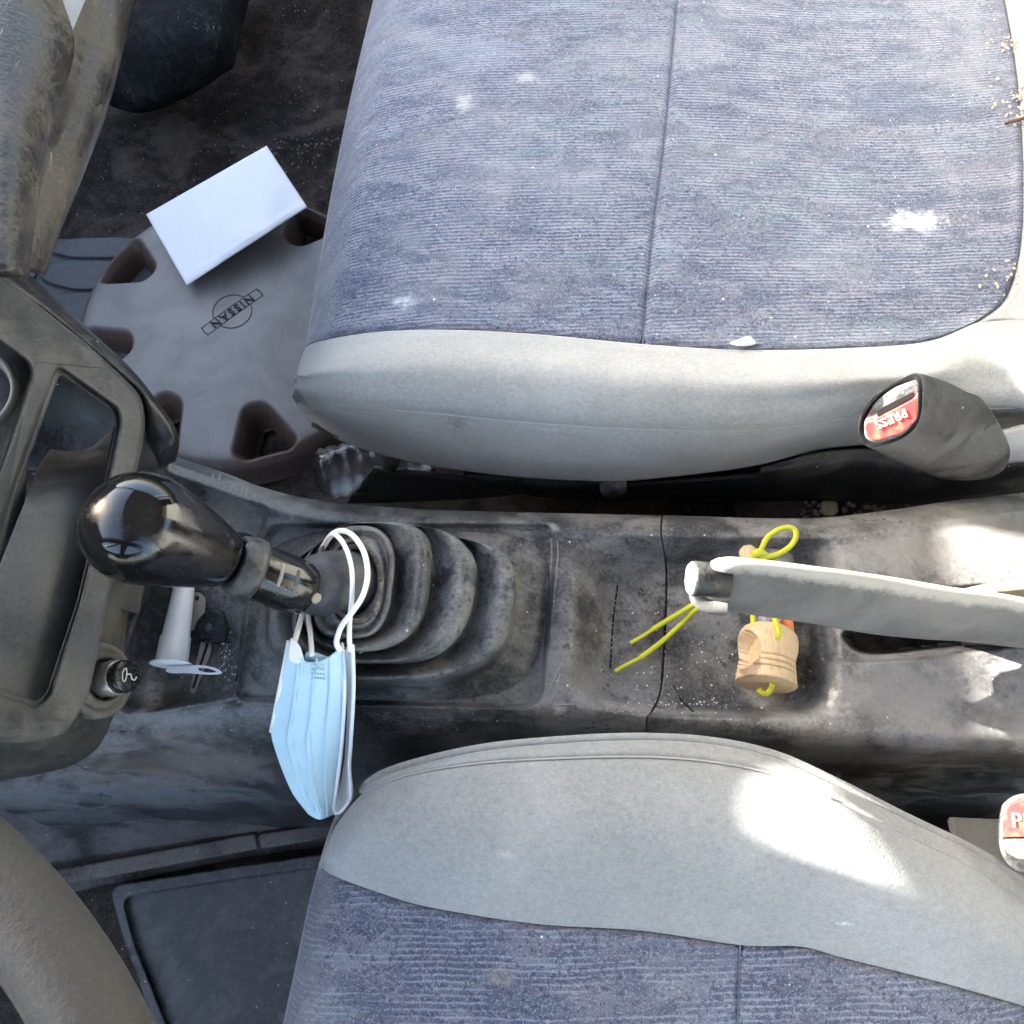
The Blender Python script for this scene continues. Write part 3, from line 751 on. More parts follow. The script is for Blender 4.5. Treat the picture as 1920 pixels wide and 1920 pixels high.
# white fibres and long pale scratches near the tray
for pts in ([(1005, 1330), (1040, 1270), (1055, 1240)], [(1012, 1330), (1040, 1300), (1050, 1262)], [(1000, 1322), (1040, 1322), (1075, 1320)], [(1020, 1055), (1025, 1064), (1024, 1077)]):
    tube('scratch_mark', onC(pts, .0), .00035, M_chalk, console, 6, 16)
tube('crack', onC([(1262, 1285), (1275, 1310), (1300, 1335)], .0), .0005, M_gap, console, 6, 20)

# tunnel carpet, strip and mat on the driver side
tun = struct(surf('tunnel_side', [[(-60, 1440, .20), (100, 1455, .20), (300, 1462, .21), (520, 1458, .20), (800, 1440, .20), (1100, 1430, .2), (1960, 1470, .2)],
            [(-60, 1500, .14), (100, 1500, .15), (300, 1500, .15), (520, 1490, .15), (800, 1480, .15), (1100, 1470, .15), (1960, 1500, .14)],
            [(-60, 1570, .07), (100, 1560, .08), (300, 1545, .085), (520, 1530, .085), (800, 1520, .08), (1100, 1510, .08), (1960, 1540, .08)],
            [(-60, 1660, .02), (100, 1640, .03), (300, 1600, .035), (520, 1565, .035), (800, 1540, .03), (1100, 1530, .03), (1960, 1560, .03)],
            [(-60, 1700, .01), (100, 1680, .015), (300, 1640, .015), (520, 1600, .015), (800, 1570, .015), (1100, 1560, .015), (1960, 1590, .01)]], 120, 60, M_tunnel, None, .004))
def strip(name, a, b, wpx, z, mat, parent=None):
    a, b = np.array(a, float), np.array(b, float); d = (b - a) / np.linalg.norm(b - a); n_ = np.array([-d[1], d[0]])
    return plate(name, rpoly([a - n_ * wpx, b - n_ * wpx, b + n_ * wpx, a + n_ * wpx], 8), z, .008, mat, parent, bevel=5)
sill = thing('floor_strip', 'long dark plastic cable strip along the driver-side floor', 'trim strip', tp(300, 1610, .02))
strip('strip_cover', (60, 1655), (482, 1577), 15, .052, M_tunnel, sill)
strip('strip_cover', (488, 1578), (660, 1550), 14, .052, M_tunnel, sill)
dmat = thing('floor_mat', 'black rubber driver floor mat with raised edge, beside the steering wheel', 'floor mat', tp(400, 1800, .01))
MATO = rpoly([(205, 1662), (420, 1628), (720, 1585), (720, 2040), (330, 2040), (232, 1760)], 26)
plate('mat_sheet', MATO, .026, .012, M_mat, dmat, bevel=4)
MI = rpoly([(228, 1682), (430, 1650), (700, 1612), (700, 2020), (350, 2020), (250, 1765)], 24)
plate('mat_border', MATO, .034, .009, M_mat, dmat, holes=[MI[::-1]], bevel=4)
# ------------------------------------------------------------------ dashboard: glove box and centre stack
dash = thing('dashboard', 'grey dusty dashboard centre stack and glove box at the front', 'dashboard', tp(100, 700, .2))
def zG(px, py): return .40 + (250 - np.asarray(px)) * .00042 + 0 * np.asarray(py)
# lower panel with rolled edge
GE = [(262, -80), (240, 0), (197, 180), (150, 310), (105, 420), (72, 512)]
rows = []
for (x, y) in GE:
    rows.append([(x, y, .375), (x - 7, y - 1, .392), (x - 25, y - 4, .403), (x - 60, y - 10, .412), (x - 120, y - 16, .43), (x - 330, y - 30, .47)])
surf('lower_panel', rows, 60, 60, M_glove, dash, .004)
door = surf('glove_box_door', [[(98, -80, .452), (60, -80, .466), (0, -80, .475), (-120, -80, .475)], [(101, 0, .451), (60, 0, .466), (0, 0, .475), (-120, 0, .475)],
      [(121, 92, .444), (80, 100, .462), (0, 110, .475), (-120, 120, .475)], [(75, 240, .452), (50, 240, .466), (0, 240, .475), (-120, 240, .475)],
      [(45, 400, .458), (30, 400, .466), (0, 400, .475), (-120, 400, .475)], [(30, 520, .462), (20, 520, .468), (0, 520, .475), (-120, 520, .475)]], 40, 60, M_glove, dash, .006)
plate('glove_box_wedge', rpoly([(106, -60), (168, -60), (160, 0), (128, 78), (121, 86), (112, 40)], 3), lambda x, y: .449 + (120 - x) * .0003, .004, simple('grey_wedge', (.30, .32, .34), .5), dash, bevel=1)  # pale grey wedge filling the gap at the door edge
# centre stack bezel
def zB(px, py): return .365 + (265 - np.asarray(px)) * .00030 + (np.asarray(py) - 900) * -.00001
BZ = rpoly([(-70, 452), (0, 512), (79, 578), (160, 642), (225, 702), (266, 742), (274, 800), (240, 960), (200, 1150), (165, 1310), (120, 1380), (60, 1393), (-70, 1393)], 30)
H1 = rpoly([(108, 686), (218, 764), (224, 790), (190, 960), (150, 1130), (92, 1308), (70, 1326), (-30, 1290), (-28, 1110), (22, 930)], 14)
H2 = rpoly([(-55, 600), (0, 640), (52, 678), (58, 700), (40, 760), (-18, 930), (-50, 1000)], 12)
plate('bezel', BZ, zB, .028, M_bezel, dash, holes=[H1[::-1], H2[::-1]], bevel=9)
H1b = rpoly([(100, 676), (222, 758), (230, 790), (196, 960), (156, 1132), (98, 1316), (70, 1334), (-40, 1300), (-38, 1110), (14, 930)], 14)
H1c = rpoly([(112, 700), (212, 770), (218, 792), (184, 960), (144, 1128), (86, 1302), (68, 1316), (-20, 1280), (-18, 1110), (28, 934)], 12)
plate('pocket_rim', H1b, lambda x, y: zB(x, y) - .006, .02, M_bezel, dash, holes=[H1c[::-1]], bevel=3)
# pocket: dark hollow at the top, curved flap below
surf('pocket_flap', [[(95, 842, .348), (130, 846, .343), (170, 838, .335), (214, 800, .325)], [(70, 880, .372), (110, 880, .366), (160, 872, .355), (206, 850, .342)],
                     [(40, 960, .396), (90, 960, .386), (140, 960, .374), (192, 960, .360)], [(-20, 1130, .414), (60, 1130, .400), (110, 1130, .388), (155, 1130, .372)],
                     [(-60, 1320, .425), (20, 1325, .412), (60, 1328, .402), (100, 1325, .388)]], 40, 50, M_bezel, dash, .004)
surf('pocket_back', [[(60, 640, .37), (150, 690, .345), (250, 760, .32)], [(40, 760, .33), (130, 780, .315), (240, 830, .30)], [(20, 880, .31), (110, 890, .30), (230, 900, .285)]], 20, 20, M_black, dash, .004)
surf('vent_panel', [[(-240, 540, .44), (0, 620, .405), (70, 660, .39)], [(-240, 800, .42), (0, 800, .40), (60, 800, .38)], [(-240, 1200, .42), (-100, 1200, .40), (20, 1200, .38)]], 30, 30, M_bezel, dash, .004)
lathe('dial_rim', [(0, .026), (.004, .027), (.006, .0255), (.006, .0235), (.002, .0225), (0, .022)], P(-66, 738, .412), (0.25, -0.1, 1), simple('pale_ring', (.15, .15, .14), .5), dash, 64, cap=False)
# dark side band of the stack
surf('side_band', [[(-120, 378, .455), (0, 478, .42), (52, 512, .408), (163, 614, .38), (245, 690, .362), (292, 748, .35), (327, 798, .338), (336, 832, .33), (330, 864, .318)],
                   [(-124, 390, .462), (-4, 490, .428), (46, 524, .415), (157, 624, .386), (239, 700, .367), (285, 756, .355), (317, 806, .343), (325, 838, .335), (322, 868, .32)],
                   [(-130, 420, .458), (-10, 520, .428), (70, 580, .405), (146, 640, .385), (222, 708, .366), (260, 742, .356), (276, 790, .348), (285, 835, .335), (300, 880, .32)],
                   [(-140, 460, .40), (-15, 560, .37), (60, 620, .355), (130, 680, .34), (200, 760, .325), (240, 790, .32), (262, 815, .32), (265, 850, .31), (268, 900, .295)]], 90, 24, M_black, dash, .004)
# lower body of the stack with the lighter socket
surf('stack_foot', [[(262, 1060, .300), (238, 1170, .302), (226, 1270, .305), (212, 1345, .308), (170, 1415, .312), (80, 1450, .318), (-80, 1475, .32)],
                    [(240, 1050, .320), (216, 1165, .322), (204, 1270, .326), (190, 1340, .33), (150, 1400, .335), (70, 1430, .34), (-80, 1455, .345)],
                    [(225, 1045, .345), (190, 1160, .345), (172, 1270, .345), (160, 1330, .35), (125, 1385, .355), (60, 1408, .36), (-80, 1430, .37)],
                    [(215, 1040, .362), (178, 1155, .366), (158, 1270, .37), (140, 1320, .375), (100, 1360, .38), (50, 1380, .39), (-80, 1390, .40)]], 80, 40, M_dash, dash, .004)
surf('stack_side', [[(275, 800, .34), (300, 860, .325), (320, 890, .31)], [(250, 900, .335), (272, 930, .32), (296, 960, .30)], [(215, 1060, .335), (238, 1075, .315), (266, 1085, .295)]], 20, 30, M_black, dash, .004)
plate('ash_slot', rpoly([(205, 1088), (276, 1075), (262, 1152), (190, 1134)], 6), lambda x, y: .312 + (240 - x) * .0003 , .006, M_black, dash, bevel=2)
la, lb = P(178, 1277, .345), P(236, 1268, .354)
ax = (lb - la); LL = ax.length; axn = ax.normalized()
M_ring = plastic('socket_ring', (.05, .045, .04), (.13, .115, .1), .5, 40, .5)
lathe('lighter_socket', [(-.004, .0205), (.001, .0205), (.003, .019), (.003, .0165), (.0015, .0155), (.0035, .0145), (.0045, .0135), (.0045, .0115), (-.004, .0112)], la + axn * .004, ax, M_ring, dash, 56, cap=False)
lighter = thing('cigarette_lighter', 'chrome and black cigarette lighter plugged in beside the white plastic tube', 'lighter', tuple(la))
lathe('barrel', [(0, .0092), (.008, .0094), (.0095, .0098), (.011, .0094), (.0135, .0094), (.0145, .0088)], la + axn * .004, ax, simple('dull_chrome', (.42, .38, .34), .35, .7, .3, 120), lighter, 48)
lkn = lathe('knob', [(.0, .0088), (.004, .0090), (.0056, .0086), (.0062, .0076), (.0062, 0.0001)], la + axn * .0185, ax, plastic('lighter_knob', (.01, .01, .01), (.05, .045, .04), .3, 60, .3), lighter, 48)
M_icon = simple('icon_paint', (.62, .6, .56), .6)
kc = la + axn * (.0185 + .0063); a_, u_, v_ = frame_of(ax)
def icon(pts): return tube('lighter_icon', [tuple(kc + u_ * p[0] + v_ * p[1]) for p in pts], .00038, M_icon, lkn, 6, 20, raw=True)
icon([(-.003, .0035), (.001, .0042), (.0035, .0030), (.0036, .0022)]); icon([(-.003, .0035), (-.0031, .002), (.0005, .0014), (.0036, .0022)])
icon([(.0006, .0012), (.001, -.001), (-.0012, -.0022), (-.0016, -.0042), (.0002, -.0052)])

# leaf patterned mat in the passenger footwell
lmat = thing('leaf_mat', 'grey rubber mat with raised leaf shapes, left of the wheel cover', 'floor mat', tp(150, 500, .02))
plate('mat_sheet', rpoly([(-60, 452), (140, 448), (330, 452), (330, 640), (260, 760), (-60, 760)], 20), .022, .006, M_mat2, lmat, bevel=2)
for L in ([(90, 468), (112, 455), (150, 447), (262, 449), (262, 479), (150, 483), (112, 478)], [(74, 505), (110, 493), (150, 489), (232, 496), (205, 535), (150, 543), (110, 536), (80, 525)], [(85, 560), (130, 551), (190, 553), (260, 600), (240, 640), (180, 650), (110, 600)],
          [(20, 500), (45, 492), (68, 510), (50, 530), (15, 530)]):
    plate('leaf_pad', crom(L, 36, True), .0265, .006, M_mat2, lmat, bevel=5)
# black rubber flap and carpet at the front of the footwell
flap = thing('rubber_flap', 'scuffed black rubber flap curled up at the footwell front, beside the glove box', 'floor flap', tp(300, 150, .05))
surf('flap_sheet', [[(150, -80, .12), (300, -80, .13), (420, -80, .12), (490, -80, .08)], [(165, 20, .11), (300, 20, .14), (410, 20, .12), (462, 20, .08)],
     [(170, 90, .09), (290, 95, .125), (400, 90, .11), (448, 80, .07)], [(178, 160, .06), (275, 185, .08), (370, 160, .08), (440, 118, .055)], [(185, 190, .035), (262, 212, .04), (350, 182, .045), (436, 128, .04)]], 50, 50,
     plastic('flap_rubber', (.005, .005, .006), (.035, .034, .034), .25, 22, .9, 700, .6, scratch=.9, spec=.15), flap, .004)

# ------------------------------------------------------------------ wheel cover lying in the footwell
HC = P(440, 592, .055); HR = .184
hub = thing('wheel_cover', 'grey plastic wheel cover with round emblem lying in the passenger footwell', 'wheel cover', tuple(HC))
nr, na = 150, 560
rr_ = np.linspace(0.0, 1.0, nr) ** .9; th = np.linspace(0, 2 * np.pi, na, endpoint=False)
Rg, Tg = np.meshgrid(rr_, th, indexing='ij')
ph = np.radians(17)
dth = (Tg - ph + np.pi / 8) % (np.pi / 4) - np.pi / 8
lx_ = Rg * np.cos(dth) - .775; ly_ = Rg * np.sin(dth)
hole = np.maximum(np.abs(lx_) - .135, np.abs(ly_) - (.150 + .55 * lx_))
hole = np.where((np.abs(lx_) < .135) , hole, hole)
tri = rpoly([(-.15, -.05), (.085, -.165), (.12, -.125), (.12, .125), (.085, .165), (-.15, .05)], .12, 8)
hole = sdpoly(lx_, ly_, tri)
Zg = .020 * (1 - Rg ** 2) + .010 * sstep(.98, .90, Rg) - .02 * sstep(.95, 1.0, Rg)
Zg = Zg - .012 * sstep(.035, -.015, hole) - .028 * sstep(-.005, -.04, hole)
tilt = 0.06 * Rg * np.cos(Tg - 2.2) * HR
V = np.stack([HC.x + HR * Rg * np.cos(Tg), HC.y + HR * Rg * np.sin(Tg), HC.z - .022 + Zg + tilt], -1)
keep = ~(hole[:-1] < -.042)
m, nt, b, co = new_mat('wheel_cover_plastic')
at = nt.nodes.new('ShaderNodeAttribute'); at.attribute_name = 'dirt'
n1 = noise(nt, co, 15, 6, .6, .6); n2 = noise(nt, co, 120, 5, .65); n3 = noise(nt, co, 900, 2)
g = mixc(nt, ramp(nt, n1, .3, .75), (.175, .160, .148), (.265, .242, .222))
g = mixc(nt, ramp(nt, n2, .5, .85, 0, .35), g, (.33, .31, .29))
f = math_(nt, 'ADD', at.outputs['Fac'], math_(nt, 'MULTIPLY', math_(nt, 'SUBTRACT', n2, .5), .5), clamp=True)
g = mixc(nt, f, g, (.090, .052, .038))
nt.links.new(g, b.inputs['Base Color']); b.inputs['Roughness'].default_value = .5; bump(nt, b, math_(nt, 'ADD', n3, n2), .12, .0005)
M_hub = m
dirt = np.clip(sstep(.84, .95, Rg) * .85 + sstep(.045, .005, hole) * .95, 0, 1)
o = cface = mk('cover_face', V.reshape(-1, 3), grid_faces(nr, na, True, keep=np.concatenate([keep], 1)), M_hub, hub, attr={'dirt': dirt})
o.modifiers.new('Solidify', 'SOLIDIFY').thickness = .003
eb = np.array([-.72, -.69, 0]); eb /= np.linalg.norm(eb)
def hubpt(dx, dy, dz=.0): return (HC.x + dx, HC.y + dy, HC.z - .022 + .020 * (1 - (dx * dx + dy * dy) / HR ** 2) + .010 + dz + .06 * (dx * math.cos(2.2) + dy * math.sin(2.2)))
M_etch = simple('emblem_dirt', (.05, .042, .04), .85)
ex = Vector((-.72, -.69, 0)).normalized(); ey = Vector((-ex.y, ex.x, 0))
text_mesh('lettering', 'NISSAN', hubpt(0, 0, .0008), ex, ey, .0132, .0006, M_etch, cface, 1.3, 0.014)
def hring(pts, r=.0005, name='emblem_outline'): return tube(name, [hubpt(*(ex * p[0] + ey * p[1])[:2], .0003) for p in pts], r, M_etch, cface, 6, 60, raw=True)
for sgn in (1, -1):
    hring([(.021 * math.cos(q), sgn * .021 * math.sin(q)) for q in np.linspace(.32, math.pi - .32, 14)], .0005)
    hring([(-.037, sgn * .0058), (0, sgn * .0058), (.037, sgn * .0058)], .00038)
    hring([(sgn * .037, -.0058), (sgn * .0375, 0), (sgn * .037, .0058)], .0007)

# ------------------------------------------------------------------ folded paper on the wheel cover
m, nt, b, co = new_mat('white_paper')
nt.links.new(mixc(nt, noise(nt, co, 30, 5), (.80, .79, .79), (.86, .85, .85)), b.inputs['Base Color']); b.inputs['Roughness'].default_value = .85
bump(nt, b, noise(nt, co, 22, 2, .5, .6), .35, .004)
M_paper = m
c00, c10, c11, c01 = np.array([(274, 402), (500, 273), (576, 388), (350, 535)], float)
nu, nv = 60, 34; s = np.linspace(0, 1, nu)[None, :, None]; t = np.linspace(0, 1, nv)[:, None, None]
Q = (1 - s) * (1 - t) * c00 + s * (1 - t) * c10 + s * t * c11 + (1 - s) * t * c01
S_, T_ = s[..., 0] + 0 * t[..., 0], t[..., 0] + 0 * s[..., 0]
Zp = .093 + .0035 * np.sin(S_ * 3.0 + .3) - .022 * np.abs(S_ - .66 - .05 * T_) + .0030 * np.exp(-((S_ - .40 + .12 * T_) / .05) ** 2) * T_ + .003 * np.exp(-((S_ - .55) ** 2 + (T_ - .85) ** 2) / .012) + .002 * np.sin(T_ * 2.6) + .0012 * np.exp(-((T_ - .93) / .03) ** 2) + .0012 * np.sin(S_ * 14 + T_ * 5) * T_
paper = mk('paper_slip', PA(Q[..., 0], Q[..., 1], Zp).reshape(-1, 3), grid_faces(nv, nu), M_paper, solid=.0005)
tag(paper, 'folded white paper slip lying on the wheel cover', 'paper')

# ------------------------------------------------------------------ clear bottle
bot = thing('plastic_bottle', 'clear ribbed plastic water bottle half under the passenger seat', 'bottle', tp(650, 890, .02))
m, nt, b, co = new_mat('clear_plastic')
b.inputs['Base Color'].default_value = (.93, .95, .97, 1); b.inputs['Roughness'].default_value = .04; b.inputs['Transmission Weight'].default_value = 1; b.inputs['IOR'].default_value = 1.4
bump(nt, b, noise(nt, co, 130, 3, .5, 1.5), .35, .002)
M_pet = m
pa, pb = P(592, 896, .075), P(800, 838, .07)
prof = [(0.0, .0001), (0.0, .012), (.003, .020), (.008, .0235)]
L = (pb - pa).length; d = .012
while d < L:
    prof += [(d, .0265), (d + .004, .0245), (d + .0075, .0265)]; d += .0135
prof += [(L, .026), (L, .0001)]
lathe('bottle_wall', prof, pa, pb - pa, M_pet, bot, 48, shape=lambda t, d: 1 + .05 * math.sin(5 * t + d * 60), solid=.0006, cap=False)

# ------------------------------------------------------------------ gear lever
gear = thing('gear_lever', 'black gear lever with glossy round knob and pleated rubber boot', 'gear lever', tp(740, 1130, .29))
m, nt, b, co = new_mat('gloss_black')
n1 = noise(nt, co, 45, 6, .7)
kdir = (P(423, 1049, .408) - P(265, 990, .44)).normalized()
wear = blob(nt, co, tp(408, 1022, .418), (.011, .009, .012), .9, .7)
wn = ramp(nt, noise(nt, co, 260, 4, .7), .45, .65)
wf = math_(nt, 'MAXIMUM', math_(nt, 'MULTIPLY', wear, wn), math_(nt, 'MULTIPLY', ramp(nt, noise(nt, co, 700, 3, .7), .62, .72), .35))
nt.links.new(mixc(nt, wf, (.006, .006, .007), (.12, .11, .09)), b.inputs['Base Color'])
nt.links.new(math_(nt, 'ADD', ramp(nt, n1, .42, .62, .07, .30), math_(nt, 'MULTIPLY', wear, .45)), b.inputs['Roughness'])
b.inputs['Specular IOR Level'].default_value = .6
M_gloss = m
c0, c1 = P(265, 990, .44), P(423, 1049, .408)
kd = (c1 - c0); KL = kd.length; kn_ = kd.normalized(); R0 = .0262; R1 = .0140
prof = [(-R0 * math.cos(q), max(R0 * math.sin(q), .0001)) for q in np.linspace(0, math.radians(96), 26)]
e0, r0 = prof[-1]
for t in np.linspace(0, 1, 14)[1:]:
    prof.append((e0 + (KL - e0) * t, r0 + (R1 - r0) * (.55 * t + .45 * t ** 1.9)))
prof += [(KL + .0008, R1 * .96), (KL + .001, R1 * .8)]
lathe('knob', prof, c0, kd, M_gloss, gear, 72)
M_sleeve = plastic('lever_sleeve', (.007, .007, .008), (.03, .028, .025), .2, 30, .22, 800, .03)
c2, c3 = P(437, 1052, .404), P(574, 1108, .374)
sd = c3 - c2; SL = sd.length
lathe('collar', [(0, .0125), (.0012, .0140), (.004, .0150), (.008, .0158), (.011, .0160), (.0118, .0152), (.0118, .0132)], c2, sd, plastic('collar_plastic', (.03, .03, .032), (.085, .083, .08), .4, 30, .4), gear, 56, shape=lambda t, d: 1 + .16 * max(0, math.cos(t - 2.6)) ** 2)
slv = lathe('sleeve', [(0, .0128), (SL * .3, .0142), (SL * .7, .0150), (SL * .92, .0146), (SL * 1.0, .0130), (SL * 1.05, .008), (SL * 1.06, .0001)], c2, sd, M_sleeve, gear, 56)
a_, u_, v_ = frame_of(sd)
upv = (Vector((0, 0, 1)) - a_ * a_.z).normalized(); sdv = a_.cross(upv)
M_beige = simple('dusty_slot', (.33, .29, .23), .8)
for fr in (.47, .68):
    c = c2 + sd * fr
    tube('slot_rib', [tuple(c + upv * .0146 * math.cos(q) + sdv * .0146 * math.sin(q) + a_ * (.0016 * math.sin(q))) for q in (-.35, .05, .45)], .0011, M_beige if fr < .5 else plastic('rib_grey', (.06, .055, .05), (.2, .18, .15), .5, 60), slv, 8, 16, raw=True)
q = 0.35
pn = (upv * math.cos(q) + (-sdv if sdv.y > 0 else sdv) * math.sin(q) + a_ * .25).normalized()
lathe('screw_cap', [(-.003, .0028), (.0006, .0028), (.0010, .0022), (.0010, .0001)], c2 + sd * .94 + pn * .0135, pn, M_beige, slv, 28)
# rubber cuff under the sleeve
c4, c5 = P(566, 1098, .366), P(668, 1094, .342)
lathe('cuff', [(0, .0135), (.006, .0165), (.014, .0185), (.024, .0195), ((c5 - c4).length, .0200), ((c5 - c4).length + .002, .017)], c4, c5 - c4, plastic('cuff_rubber', (.028, .028, .032), (.085, .085, .09), .5, 18, .5, 900, .2), gear, 64)
M_dirt = plastic('dirt_band', (.03, .025, .02), (.22, .19, .15), .4, 90, .9, 900, .6)
# boot: superellipse rings through pixel space
def ring(cx, cy, rx, ry, z, n=56, e=2.5, dz=0.0, sk=0.0):
    out = []
    for k in range(n):
        t = 2 * math.pi * k / n
        c_, s_ = math.cos(t), math.sin(t)
        x = math.copysign(abs(c_) ** (2 / e), c_); y = math.copysign(abs(s_) ** (2 / e), s_)
        out.append((cx + rx * x - sk * y * rx, cy + ry * y, z + dz * x))
    return out
def wob(rg, s, amp):
    cx = sum(q[0] for q in rg) / len(rg); cy = sum(q[1] for q in rg) / len(rg); out = []
    for k, q in enumerate(rg):
        t = 2 * math.pi * k / len(rg); f = 1 + amp * (math.sin(2 * t + s * 1.7) + .6 * math.sin(5 * t + s * 2.9))
        out.append((cx + (q[0] - cx) * f, cy + (q[1] - cy) * f, q[2] + .0012 * math.sin(3 * t + s * 2.1)))
    return out
rings = [ring(660, 1094, 40, 60, .350, e=2.2), ring(664, 1094, 52, 78, .358, e=2.2)]
spec = [(662, 1092, 74, 108, .355), (690, 1099, 116, 121, .350), (720, 1116, 170, 126, .341), (738, 1140, 226, 138, .327)]
prev = (662, 1093, 52, 82)
for i, (cx, cy, rx, ry, z) in enumerate(spec):
    mixr = lambda f, zz, g=0: wob(ring(prev[0] * (1 - f) + cx * f, prev[1] * (1 - f) + cy * f, prev[2] * (1 - f) + rx * f + g, prev[3] * (1 - f) + ry * f + g * .7, zz, sk=.13, e=2.9), i + f, .018)
    if i: rings.append(mixr(.04, z - .0085)); rings.append(mixr(.20, z - .0065))
    rings.append(mixr(.42, z - .001)); rings.append(mixr(.62, z + .0025)); rings.append(mixr(.80, z + .003)); rings.append(mixr(.93, z + .0005)); rings.append(mixr(.99, z - .004))
    prev = (cx, cy, rx, ry)
rings.append(ring(736, 1148, 232, 142, .303, e=2.8, sk=.07)); rings.append(ring(744, 1150, 262, 150, .2965, e=3.2, sk=.08)); rings.append(ring(744, 1152, 278, 160, .2930, e=4, sk=.08))
loft('boot', rings, M_boot, gear, 110, 120, (False, False))
# crusty dirt ring where boot and cuff meet
Rr = ring(668, 1094, 47, 70, .358, e=2.1)
tube('dirt_ring', Rr[::2], .0014, M_dirt, gear, 8, 120, closed=True, taper=None)

# ------------------------------------------------------------------ handbrake
hb = thing('handbrake_lever', 'grey worn handbrake lever with sunlit top and push button', 'handbrake', tp(1860, 1190, .30))
m, nt, b, co = new_mat('worn_sunlit_grip')
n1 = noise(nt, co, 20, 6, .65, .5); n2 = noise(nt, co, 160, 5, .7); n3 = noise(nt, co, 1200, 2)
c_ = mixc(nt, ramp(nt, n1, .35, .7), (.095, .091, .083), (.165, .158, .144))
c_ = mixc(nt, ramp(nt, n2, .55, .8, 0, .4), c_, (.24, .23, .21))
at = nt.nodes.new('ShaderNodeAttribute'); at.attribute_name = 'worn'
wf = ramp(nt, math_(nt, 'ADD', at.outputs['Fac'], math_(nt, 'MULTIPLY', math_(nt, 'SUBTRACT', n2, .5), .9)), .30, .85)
c_ = mixc(nt, wf, c_, (.36, .335, .28))  # crown colour lightened for the sun on it as well as for wear
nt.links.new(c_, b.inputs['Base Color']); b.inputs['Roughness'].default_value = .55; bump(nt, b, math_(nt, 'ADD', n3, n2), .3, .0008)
M_grip = m
def hbsec(px, pyt, pyb, ztop, hgt, wid_scale=1.0):
    """cross-section of the grip: narrow lit crown, sloping flank towards the driver, closed round"""
    A = np.array(P(px, pyt, ztop)); 
    yb = P(px, pyb, ztop - hgt)
    w_ = A[1] - yb.y
    prof = [(0.0, -.32), (.04, -.10), (.14, .0), (.28, .0), (.42, -.07), (.60, -.26), (.80, -.55), (.95, -.84), (1.0, -1.0), (.95, -1.10), (.6, -1.2), (.25, -1.1), (.04, -.8), (-.02, -.5)]
    return [(A[0], A[1] - w_ * a, ztop + hgt * b_) for a, b_ in prof]
def loftw(name, secs, mat, parent, n=56, m=80, cap=True):
    R = [crom(s_, n, True) for s_ in secs]
    C_ = np.stack([crom([r[j] for r in R], m) for j in range(n)], 1)
    F = grid_faces(m, n, True)
    if cap: F += [tuple(range(n)), tuple((m - 1) * n + k for k in reversed(range(n)))]
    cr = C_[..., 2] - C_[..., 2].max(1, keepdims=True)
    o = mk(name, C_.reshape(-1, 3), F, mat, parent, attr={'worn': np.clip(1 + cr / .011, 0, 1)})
    bm = bmesh.new(); bm.from_mesh(o.data); bmesh.ops.recalc_face_normals(bm, faces=bm.faces); bm.to_mesh(o.data); bm.free()
    return o
def shrink(sec, f, dx):
    s_ = np.array(sec); c_ = s_.mean(0); s_ = c_ + (s_ - c_) * f; s_[:, 0] += dx; return [tuple(q) for q in s_]
H = .040
s0 = hbsec(1345, 1040, 1136, .412, H)
secs = [shrink(s0, .70, -.0022), shrink(s0, .86, -.0018), shrink(s0, .95, -.0009), s0, hbsec(1375, 1037, 1141, .414, H + .001), hbsec(1440, 1043, 1150, .411, H + .002), hbsec(1560, 1058, 1166, .402, H + .002), hbsec(1680, 1075, 1186, .389, H + .002),
        hbsec(1790, 1094, 1197, .379, H), hbsec(1880, 1106, 1202, .371, .04), hbsec(2000, 1128, 1215, .362, .04), hbsec(2250, 1170, 1240, .34, .04)]
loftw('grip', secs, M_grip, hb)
b0, b1 = P(1288, 1084, .400), P(1350, 1088, .399)
M_btn = plastic('button_plastic', (.008, .008, .008), (.035, .035, .034), .4, 40, .5)
btn = lathe('button', [(.0022, .0086), (.004, .0090), (.006, .0088), ((b1 - b0).length + .004, .0088)], b0, b1 - b0, M_btn, hb, 40)
lathe('button_cap', [(0, .0001), (.0002, .0050), (.0008, .0072), (.0022, .0086)], b0, b1 - b0, plastic('cap_grey', (.10, .10, .10), (.26, .255, .25), .5, 60), btn, 40, cap=False)
tube('grip_lip', [(1362, 1138, .378), (1330, 1136, .378), (1308, 1126, .380), (1298, 1110, .384)], .0046, M_grip, hb, 14, 40, taper=lambda t: 1 - .55 * t ** 2)
surf('lever_arm', [[(1790, 1170, .345), (1900, 1175, .345), (2000, 1180, .34)], [(1800, 1200, .315), (1900, 1206, .315), (2000, 1215, .31)], [(1810, 1215, .295), (1900, 1222, .29), (2000, 1230, .29)]], 16, 12, M_black, hb, .008)
surf('cable_cover', [[(1800, 1105, .325), (1880, 1088, .325), (1990, 1072, .325)], [(1810, 1120, .33), (1880, 1108, .33), (1990, 1095, .33)], [(1820, 1135, .32), (1880, 1128, .32), (1990, 1120, .32)]], 16, 12, plastic('beige_cover', (.12, .1, .08), (.3, .26, .2), .5, 40), hb, .004)
